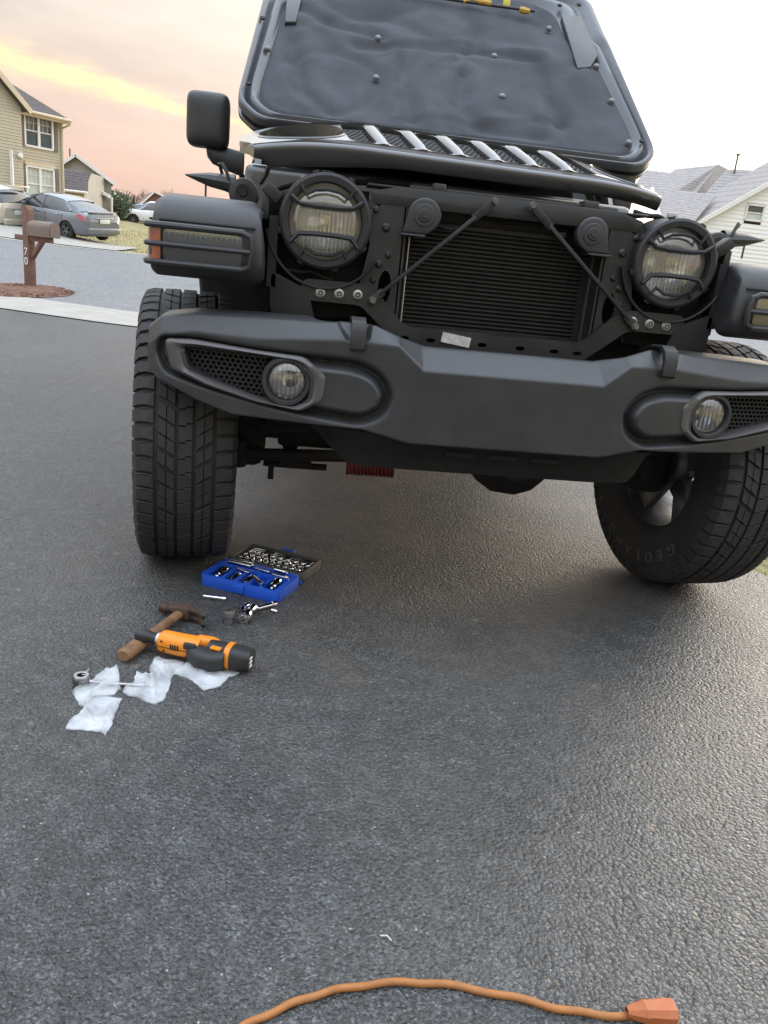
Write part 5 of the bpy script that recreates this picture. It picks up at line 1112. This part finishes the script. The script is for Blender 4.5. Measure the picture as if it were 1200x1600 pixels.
pb = pm('silver_blue_paint', (.33, .37, .40), (.30, .34, .37), 2., .30, metal=.5, coat=1.)
pc = pm('champagne_paint', (.55, .50, .40), (.50, .45, .36), 2., .32, metal=.3, coat=1.)
pblue = pm('blue_paint', (.05, .14, .36), (.04, .12, .30), 2., .30, coat=1.)
pwht = pm('white_paint', (.78, .79, .80), (.72, .73, .74), 2., .35, coat=1.)
def place(px, py, Y, rz_, dz=0.):
    p = atY(px, py, Y); return (p.x, Y, p.z+dz)
car('parked_sedan', 'grey sedan with chrome wheels parked facing left beyond the mailbox', place(92, 366, 30.6, 0, 0), (R(-3.5), R(-4.2), R(146)), pg, cat='car')
car('parked_sedan', 'pale blue grey sedan mostly hidden behind the grey sedan', place(22, 357, 33.8, 0, -.0), (R(-3.5), R(-4.2), R(150)), pb)
car('parked_car', 'champagne car with only its rear showing at the left edge', place(-48, 352, 31.0, 0), (R(-3.), R(-4.), R(158)), pc, 'suv')
car('parked_car', 'small blue car parked far off beside the bushes', place(222, 350, 66, 0), (0, 0, R(165)), pblue, 'sedan')
car('parked_car', 'small white hatchback half hidden by the fender, far off', place(238, 354, 60, 0), (0, 0, R(190)), pwht, 'suv')

# ------------------------------------------------------------------ tools on the asphalt
M_blue = pm('blue_plastic', (.014, .095, .55), (.012, .08, .48), 20., .42, .5, bump=.15, bsc=500, bdist=.0005)
M_lid = pm('black_case_lid', (.022, .022, .024), (.035, .034, .034), 20., .45)
M_lidw = pm('grey_case_wall', (.10, .09, .075), (.075, .068, .06), 20., .5)
M_org = pm('orange_plastic', (.80, .26, .015), (.70, .22, .012), 20., .42, .5)
M_blk = pm('black_rubber_grip', (.018, .018, .019), (.03, .03, .03), 40., .5, bump=.3, bsc=600, bdist=.0006)
M_hwood = pm('worn_hickory', (.26, .135, .06), (.11, .055, .03), 26., .65, bump=.4, bsc=120)
M_rust = pm('rusty_steel', (.13, .075, .05), (.055, .04, .035), 40., .6, .8, metal=.5, bump=.6, bsc=160)
M_cord = pm('orange_cord', (.36, .14, .035), (.28, .11, .03), 40., .55, bump=.25, bsc=300)
def plastic_bag():
    m = bpy.data.materials.new('clear_polybag'); m.use_nodes = True; T = NT(m.node_tree)
    tc_ = T.n('ShaderNodeTexCoord'); n = T.n('ShaderNodeTexNoise', i_Scale=16., i_Detail=4.); T.l(tc_.outputs['Object'], n.inputs['Vector'])
    bp = T.n('ShaderNodeBump', i_Strength=.6, i_Distance=.006); T.l(n.outputs[0], bp.inputs['Height'])
    b = T.n('ShaderNodeBsdfPrincipled', i_Roughness=.25); b.inputs['Base Color'].default_value = (.86, .88, .90, 1); T.l(bp.outputs[0], b.inputs['Normal'])
    tl = T.n('ShaderNodeBsdfTranslucent'); tl.inputs[0].default_value = (.9, .92, .95, 1); tr = T.n('ShaderNodeBsdfTransparent')
    m1 = T.n('ShaderNodeMixShader', i_Fac=.25); T.l(b.outputs[0], m1.inputs[1]); T.l(tl.outputs[0], m1.inputs[2])
    m2 = T.n('ShaderNodeMixShader'); T.l(T.ramp(n.outputs[0], [(.3, .20), (.62, .58)]), m2.inputs[0]); T.l(tr.outputs[0], m2.inputs[1]); T.l(m1.outputs[0], m2.inputs[2])
    o = T.n('ShaderNodeOutputMaterial'); T.l(m2.outputs[0], o.inputs[0]); return m
M_bag = plastic_bag()

# socket case: blue tray in front, dark lid folded flat behind
cx0 = atZ(311, 913); cx1 = atZ(433, 944); ex = (cx1-cx0); CL = ex.length; ang_c = math.atan2(ex.y, ex.x)
case = thing('socket_case', 'open blue socket case with dark lid beside the left tyre', 'tool case', (cx0.x, cx0.y, 0), (0, 0, ang_c))
D_, Hh = .150, .034
def rr_poly(x0, x1, y0, y1, r): return rounded([(x0, y0), (x1, y0), (x1, y1), (x0, y1)], r, 4)
XY = lambda u, v, w: (u, v, w)
m_ = MB(); m_.prism(rr_poly(0, CL, 0, D_, .02), XY, 0, .012); m_.prism(rr_poly(0, CL, 0, D_, .02), XY, .012, Hh, holes=[rr_poly(.020, .062, .012, D_-.045, .006), rr_poly(.070, .105, .012, D_-.05, .006), rr_poly(.113, .147, .012, D_-.05, .006), rr_poly(.155, .19, .012, D_-.05, .006), rr_poly(.197, CL-.018, .012, D_-.05, .006), rr_poly(.020, CL*.48, D_-.038, D_-.012, .006), rr_poly(CL*.53, CL-.018, D_-.042, D_-.012, .006)]); m_.build('tray', M_blue, case, bev=.003)
m_ = MB(); m_.bb(CL*.42, CL*.58, -.006, .004, .004, Hh-.004); m_.build('latch', M_blue, case, bev=.003)
m_ = MB(); m_.bb(-.004, CL+.004, D_-.002, D_+.006, .004, .016); m_.build('hinge', M_blue, case, bev=.002)
m_ = MB(); m_.prism(rr_poly(.0, CL, D_+.008, D_*2.05, .018), XY, 0, .012); m_.build('lid', M_lid, case, bev=.002)
m_ = MB(); m_.prism(rr_poly(.0, CL, D_+.008, D_*2.05, .018), XY, .0125, .034, holes=[rr_poly(.008, CL-.008, D_+.016, D_*2.05-.008, .014)]); m_.build('lid_wall', M_lidw, case, bev=.002)
m_ = MB(); m_.bb(CL*.42, CL*.60, D_*2.05-.004, D_*2.05+.018, .012, .036); m_.build('lid_latch', M_blue, case, bev=.004)
def cw(x, y, z): ca, sa = math.cos(ang_c), math.sin(ang_c); return V((cx0.x+x*ca-y*sa, cx0.y+x*sa+y*ca, z))
def socket(label, loc, rot, r, L, grp=None, cat='socket', src=None):
    m_ = MB(); m_.lathe([(r*.55, 0), (r*.95, 0), (r, .002), (r, L*.42), (r*.80, L*.52), (r*.80, L-.0015), (r*.72, L), (r*.40, L), (r*.38, L-.006), (0, L-.006)], (0, 0, 0), (0, 0, 1), 18)
    m_.lathe([(r*.55, 0), (r*.62, .001), (r*.60, L*.4), (0, L*.4)], (0, 0, 0), (0, 0, 1), 6)
    o = m_.build('socket', M_chr, None, sm=30, loc=loc, rot=rot); tag(o, label, cat, grp); return o
def lay(az_): return (R(90), 0, az_)   # lying along the ground
base_ = None; ORD = ['first', 'second', 'third', 'fourth', 'fifth', 'sixth', 'seventh', 'eighth', 'ninth', 'tenth']
for row, (yy, n, r, L) in enumerate(((D_+.036, 10, .0085, .022), (D_+.064, 9, .0092, .024), (D_+.092, 8, .0098, .024))):
    for k in range(n):
        x = .020+(CL-.04)*(k+.5)/n
        lbl = 'small chrome socket, %s from left in the %s row of the case lid' % (ORD[k], ('front', 'middle', 'back')[row])
        if base_ is None: base_ = socket(lbl, cw(x, yy, .0125), (0, 0, 0), r, L, 'small sockets in the case lid')
        else:
            o = base_.copy(); COL.objects.link(o); o.location = cw(x, yy, .0125); s_ = r/.0085; o.scale = (s_, s_, L/.022); o['label'] = lbl
lb_ = None
for g3 in range(3):
    for k in range(3):
        loc = cw(.018+g3*(CL-.03)/3+.068, D_+.108+k*.0145, .0125+.0085)
        lbl = 'long chrome socket lying %s in the %s group along the lid back' % (('frontmost', 'in the middle', 'rearmost')[k], ('left', 'centre', 'right')[g3])
        if lb_ is None:
            lb_ = socket(lbl, loc, (R(90), 0, ang_c-R(90)), .0078, .062, 'long sockets in the case lid')
        else: o = lb_.copy(); COL.objects.link(o); o.location = loc; o['label'] = lbl
for lb, x, y, z, az_, r, L in [('wide deep socket in the left slot of the blue tray', .040, .030, .030, 0, .013, .05), ('dark socket in the second slot of the blue tray', .087, .028, .026, 0, .009, .05), ('dark socket in the third slot of the blue tray', .130, .026, .026, 0, .010, .05),
                               ('socket standing in the right slot of the blue tray', .215, .030, .034, 5, .0125, .05)]:
    socket(lb, cw(x, y+L, z-.002), (R(90), 0, ang_c+R(az_)), r, L)
def rod(name, label, p, q_, r, cat):
    m_ = MB(); p, q_ = V(p), V(q_); c0 = V(((p.x+q_.x)/2, (p.y+q_.y)/2, min(p.z, q_.z)-r)); d = (q_-p).normalized()
    m_.lathe([(0, 0), (r*.8, 0), (r, .002), (r, (q_-p).length*.78), (r*1.3, (q_-p).length*.80), (r*1.3, (q_-p).length-.001), (0, (q_-p).length)], p-c0, d, 12)
    o = m_.build(name, M_chr, None, loc=c0); return tag(o, label, cat)
rod('extension_bar', 'chrome extension bar along the back left of the tray', cw(.028, D_-.030, .040), cw(.105, D_-.030, .040), .0058, 'extension bar')
rod('extension_bar', 'slim chrome bar lying in front of the back left bar', cw(.050, D_-.012, .040), cw(.100, D_-.008, .040), .0055, 'extension bar')
rod('extension_bar', 'thin chrome rod across the middle of the tray', cw(.068, D_-.058, .037), cw(.122, D_-.070, .037), .0032, 'extension bar')
rod('extension_bar', 'chrome rod right of centre near the tray hinge', cw(.115, D_-.030, .037), cw(.170, D_-.034, .037), .0035, 'extension bar')
rod('extension_bar', 'thick chrome bar at the back right of the tray', cw(.175, D_-.016, .042), cw(.216, D_-.018, .042), .0075, 'extension bar')
rod('extension_bar', 'slim chrome bar beside the thick one at the tray back right', cw(.180, D_-.042, .037), cw(.236, D_-.046, .037), .004, 'extension bar')
rod('extension_bar', 'chrome bar resting slantwise on the front right of the tray', cw(.150, .050, .041), cw(.196, .018, .040), .006, 'extension bar')
# loose pieces in front of the case
def rodpx(label, a, b, r, nm='extension_bar', cat='extension bar'):
    p, q_ = atZ(*a, r), atZ(*b, r); return rod(nm, label, p, q_, r, cat)
rodpx('short chrome extension bar on the asphalt in front of the case', (318, 931), (354, 936), .0065)
p = atZ(357, 974); so = socket('short wide socket standing upright on the asphalt', (p.x, p.y, .038), (R(180), 0, 0), .0155, .038); so.data.materials[0] = pm('satin_steel', (.42, .42, .41), (.30, .30, .29), 30., .30, .42, metal=.9)
p, q_ = atZ(380, 966, .016), atZ(402, 943, .016); dv = q_-p
socket('large deep socket lying open end towards the camera', (p.x, p.y, .0165), (R(90), 0, math.atan2(dv.y, dv.x)+R(90)), .0165, .068)
rodpx('bright chrome bar lying against the right front of the case', (401, 951), (431, 943), .0075)
p, q_ = atZ(374, 957, .012), atZ(392, 940, .012); dv = q_-p
socket('dark socket half hidden behind the large deep socket', (p.x, p.y, .012), (R(90), 0, math.atan2(dv.y, dv.x)+R(90)), .012, .05)
p = atZ(425, 953, .007); socket('tiny socket tip beside the bright chrome bar', (p.x, p.y, .007), (R(90), 0, R(60)), .007, .018)

# hammer
hh0 = atZ(284, 956, .02); hh1 = atZ(192, 1026, .018); hv = (hh1-hh0); HLn = hv.length; ha = math.atan2(hv.y, hv.x)
hm = thing('claw_hammer', 'worn claw hammer with wooden handle lying on the asphalt', 'hammer', (hh0.x, hh0.y, 0), (0, 0, ha))
m_ = MB(); st = [(-.02, .010, .013), (.03, .0105, .0135), (.09, .010, .0135), (.15, .0125, .0165), (.20, .0145, .0185), (.24, .0150, .0195), (HLn-.006, .0155, .020), (HLn, .0125, .0165)]
m_.grid(lambda i, j: (st[i][0], st[i][2]*math.cos(2*math.pi*j/16), .0195+st[i][1]*math.sin(2*math.pi*j/16)), len(st), 16, cv=True); m_.add([(HLn, .0165*math.cos(2*math.pi*j/16), .0195+.0125*math.sin(2*math.pi*j/16)) for j in range(16)], [tuple(range(16))]); m_.build('handle', M_hwood, hm, sm=50)
m_ = MB(); m_.lathe([(0, 0), (.0135, 0), (.0155, .002), (.0155, .016), (.011, .026), (.0105, .036), (.013, .044)], (0, -.062, .0215), (0, 1, 0), 18); m_.box((0, .004, .0215), (.032, .048, .030)); m_.build('head', M_rust, hm, bev=.004)
for k in (-1, 1):
    m_ = MB(); cl_ = [(0, .024, .014, .013), (.001, .040, .011, .011), (.006, .056, .010, .009), (.016, .070, .009, .007), (.030, .080, .008, .004)]
    m_.grid(lambda i, j: (cl_[i][0]+(-1, 1, 1, -1)[j]*cl_[i][2]*.75*.8, cl_[i][1], .0215+k*(.008+.004*i/4)+(-1, -1, 1, 1)[j]*.006), 5, 4, cv=True); m_.build('claw', M_rust, hm, bev=.002)

# cordless ratchet
t0 = atZ(216, 1003, .02); t1 = atZ(392, 1033, .03); tv_ = t1-t0; TL = tv_.length; ta = math.atan2(tv_.y, tv_.x)
tl = thing('cordless_ratchet', 'orange and black cordless ratchet lying across the hammer handle', 'power tool', (t0.x, t0.y, 0), (0, 0, ta))
def loft(sec, n=20, e=.7):
    m_ = MB()
    def f(i, j):
        x, cy, cz, ry, rz_ = sec[i]; ry *= .9; rz_ *= .9; a = 2*math.pi*j/n; ca, sa = math.cos(a), math.sin(a); return (x, cy+ry*abs(ca)**e*(1 if ca >= 0 else -1), cz+rz_*abs(sa)**e*(1 if sa >= 0 else -1))
    m_.grid(f, len(sec), n, cv=True); m_.add([f(0, j) for j in range(n)], [tuple(range(n))]); m_.add([f(len(sec)-1, j) for j in range(n)], [tuple(range(n))]); return m_
k = TL/.29
loft([(-.004*k, 0, .040, .013, .012), (.004*k, 0, .040, .018, .016), (.025*k, 0, .040, .018, .016), (.034*k, 0, .040, .014, .013), (.058*k, 0, .038, .015, .014)]).build('ratchet_head', M_blk, tl, sm=40)
loft([(.052*k, 0, .038, .019, .019), (.062*k, 0, .038, .021, .021)], 24, 1.).build('collar', M_alu, tl, sm=40)
loft([(.060*k, 0, .037, .024, .024), (.066*k, 0, .037, .028, .028), (.12*k, 0, .036, .029, .029), (.150*k, .003, .036, .029, .028), (.162*k, .006, .036, .027, .026)], 24, .8).build('housing', M_org, tl, sm=40)
loft([(.150*k, .014, .044, .018, .020), (.185*k, .017, .046, .016, .018), (.200*k, .017, .046, .012, .014)], 20, .8).build('orange_spine', M_org, tl, sm=40)
loft([(.140*k, -.012, .030, .020, .022), (.165*k, -.022, .028, .030, .026), (.205*k, -.026, .028, .032, .026), (.235*k, -.014, .030, .030, .026)], 20, .75).build('grip', M_blk, tl, sm=40)
loft([(.185*k, .004, .036, .024, .028), (.232*k, .002, .034, .028, .028)], 20, .75).build('handle', M_blk, tl, sm=40)
loft([(.231*k, 0, .034, .033, .0325), (.238*k, 0, .034, .034, .0335), (.244*k, 0, .034, .033, .0325)], 24, .75).build('orange_band', M_org, tl, sm=40)
loft([(.243*k, 0, .033, .031, .031), (.28*k, 0, .033, .031, .031), (.292*k, 0, .033, .027, .027)], 24, .7).build('battery', M_blk, tl, sm=40)
m_ = MB(); bar(m_, (.196*k, -.018, .056), (.222*k, -.020, .056), .006, .014); m_.build('orange_inlay', M_org, tl, bev=.002)
m_ = MB(); m_.box((.145*k, -.024, .050), (.03, .012, .016)); m_.build('trigger', M_blk, tl, bev=.004)
for (x, z) in ((.074, .050), (.080, .026), (.135, .052), (.140, .024)):
    m_ = MB(); m_.lathe([(0, .0012), (.0026, .0012), (.003, 0)], (x*k, -.0268, z), (0, -1, 0), 8); m_.build('screw', M_dark, tl)
for q_ in range(4):
    m_ = MB(); m_.box((.098*k+.006*q_, -.0278, .040), (.0022, .003, .013)); m_.build('vent_slot', M_dark, tl)
m_ = MB(); m_.tube([(.062*k, -.0275, .0365), (.11*k, -.0288, .036), (.15*k, -.0262, .036)], .0009, 4); m_.build('housing_seam', M_dark, tl)
for z in (.022, .032, .042):
    m_ = MB(); m_.box((.2925*k, -.008, z), (.003, .014, .006)); m_.build('charge_light', M_trim, tl, bev=.001)

# polybags and the hand ratchet poking out of one
def bag(label, outline, seed, hmax):
    """crumpled two-layer film inside an irregular outline (crop coordinates of the enlarged view)"""
    px = [(80+x/3.53, 920+y/3.53) for x, y in outline]; P = [atZ(*c_) for c_ in px]; n = len(P)
    dn = []
    for a, b in zip(P, P[1:]+P[:1]):
        for k in range(6): t = k/6; p = a.lerp(b, t); dn.append(p+V((noise.noise(p*70+V((seed, 0, 0))), noise.noise(p*70+V((0, seed, 0))), 0))*.004)
    ctr = sum(dn, V())/len(dn); o0 = V((ctr.x, ctr.y, 0)); NRg = 22; m_ = MB()
    def lay_(top):
        def g(i, j):
            k = i/(NRg-1); p = ctr.lerp(dn[j], k)
            q_ = p*15+V((seed*3, 0, 0)); rid = max(0, 1-abs(noise.noise(q_))*2.6)**2; rid2 = max(0, 1-abs(noise.noise(q_*2.3+V((5, 1, 0))))*3.)**2
            h = .003+hmax*(.50*rid+.14*rid2+.35*max(0, noise.noise(p*9+V((seed, 2, 0)))))*(.35+.65*(1-k**3))
            if k > .97: h = .002+h*.4
            return V((p.x-o0.x, p.y-o0.y, h if top else .0012+.1*h))
        return g
    m_.grid(lay_(True), NRg, len(dn), cv=True); m_.grid(lay_(False), NRg, len(dn), cv=True)
    return tag(m_.build('plastic_bag', M_bag, None, sm=40, loc=o0), label, 'plastic bag')
bag('largest crumpled clear bag, nearest the camera, below the wrench head', [(75, 780), (100, 728), (160, 690), (188, 650), (205, 605), (300, 600), (392, 612), (348, 700), (325, 775), (296, 812), (270, 795), (180, 785)], 2.3, .026)
bag('upper crumpled clear bag covering the wrench handle at left', [(120, 585), (150, 548), (250, 492), (360, 425), (374, 470), (382, 555), (345, 592), (215, 604), (185, 662), (165, 650), (145, 625)], 5.1, .042)
bag('middle clear bag with a bright rounded end', [(390, 575), (455, 520), (470, 460), (548, 500), (545, 445), (572, 392), (690, 398), (735, 418), (705, 462), (668, 485), (650, 565), (612, 625), (575, 642), (520, 632), (470, 600), (420, 592)], 7.7, .040)
bag('clear bag lying under the battery end of the orange tool', [(672, 475), (745, 412), (820, 400), (910, 440), (1000, 450), (1037, 474), (980, 492), (935, 540), (840, 567), (800, 530), (735, 490)], 9.4, .016)
M_rat = pm('ratchet_chrome', (.36, .36, .37), (.24, .24, .25), 60., .18, .3, metal=1.)
r0 = atZ(127, 1062, .012); r1 = atZ(262, 1068, .012); rv = r1-r0; wr_ = thing('hand_ratchet', 'chrome hand ratchet wrapped in the clear bags', 'wrench', (r0.x, r0.y, 0), (0, 0, math.atan2(rv.y, rv.x)))
m_ = MB(); m_.lathe([(.007, 0), (.017, .0), (.0185, .003), (.0185, .016), (.016, .020), (.009, .020), (.008, .012), (.007, 0)], (0, 0, .004), (0, 0, 1), 24); m_.build('head', M_rat, wr_)
m_ = MB(); m_.tube([(.015, 0, .008), (.05, 0, .005), (.12, 0, .0045), (rv.length*.7, 0, .006), (rv.length*.85, 0, .006)], [.0055, .0042, .004, .005, .0055], 12); m_.build('handle', M_rat, wr_)
m_ = MB(); m_.box((.006, .02, .018), (.010, .030, .007), Matrix.Rotation(-.3, 3, 'Z')); m_.build('selector_lever', M_rat, wr_, bev=.002)

# extension cord
ctrl = [(330, 1640), (380, 1604), (430, 1580), (480, 1559), (530, 1546), (590, 1537), (655, 1535), (720, 1542), (800, 1558), (870, 1575), (930, 1585), (988, 1588)]
pts = []
for i in range(len(ctrl)-1):
    p0_, p1_, p2_, p3_ = (V((*ctrl[max(0, min(len(ctrl)-1, i+d))], 0)) for d in (-1, 0, 1, 2))
    for k in range(8):
        t = k/8; q_ = .5*((2*p1_)+(p2_-p0_)*t+(2*p0_-5*p1_+4*p2_-p3_)*t*t+(3*p1_-p0_-3*p2_+p3_)*t**3); pts.append((q_.x, q_.y+1.6*math.sin(len(pts)*.55)))
pts.append(ctrl[-1]); path = [atZ(x, y, .0056) for x, y in pts]
cr = thing('extension_lead', 'orange extension cord with plug end in the foreground', 'cord', (path[0].x, path[0].y, 0))
o_ = V(cr.location)
m_ = MB(); m_.tube([p-o_ for p in path], .0052, 12); m_.build('cable', M_cord, cr, sm=60)
e0 = path[-1]; dv = (path[-1]-path[-4]).normalized(); dv.z = 0; sv = V((-dv.y, dv.x, 0))
M_plug = pm('orange_plug', (.42, .125, .04), (.34, .10, .035), 40., .5, bump=.2, bsc=300)
sec = [(-.010, .006, .006), (.0, .010, .009), (.012, .0135, .0115), (.014, .0150, .0125), (.018, .0150, .0125), (.020, .0140, .012), (.045, .0165, .0135), (.056, .0165, .0135), (.058, .0150, .0125)]
m_ = MB(); oct_ = [(1, .45), (.55, 1), (-.55, 1), (-1, .45), (-1, -.45), (-.55, -1), (.55, -1), (1, -.45)]
m_.grid(lambda i, j: e0-o_+dv*sec[i][0]+sv*(sec[i][1]*oct_[j][0])+V((0, 0, .0085+sec[i][2]*(oct_[j][1]))), len(sec), 8, cv=True); m_.add([e0-o_+dv*sec[-1][0]+sv*(sec[-1][1]*a)+V((0, 0, .0085+sec[-1][2]*b)) for a, b in oct_], [tuple(range(8))]); m_.build('connector', M_plug, cr, sm=20)
for q_ in range(3):
    m_ = MB(); m_.tube([e0-o_+dv*(-.008+.005*q_)+sv*(.0072+.0012*q_)*math.cos(t)+V((0, 0, .0075+(.0066+.001*q_)*math.sin(t))) for t in [2*math.pi*z/16 for z in range(16)]], .0011, 5, closed=True); m_.build('strain_relief', M_plug, cr)
for q_ in (-1, 1):
    m_ = MB(); m_.box(e0-o_+dv*.0585+sv*(.006*q_)+V((0, 0, .010)), (.0025, .0025, .008), Matrix.Rotation(math.atan2(dv.y, dv.x), 3, 'Z')); m_.build('socket_slot', M_dark, cr)
# small pale litter scraps on the drive
for (px, py, px2, py2, lb) in [(594, 1462, 612, 1470, 'thin pale twig scrap on the asphalt above the cord')]:
    a, b = atZ(px, py, .003), atZ(px2, py2, .003); c_ = V(((a.x+b.x)/2, (a.y+b.y)/2, 0)); m_ = MB(); m_.tube([a-c_, (a+b)/2-c_+V((.002, .003, .002)), b-c_], .0011, 5); tag(m_.build('twig', M_lab, None, loc=c_), lb, 'twig')
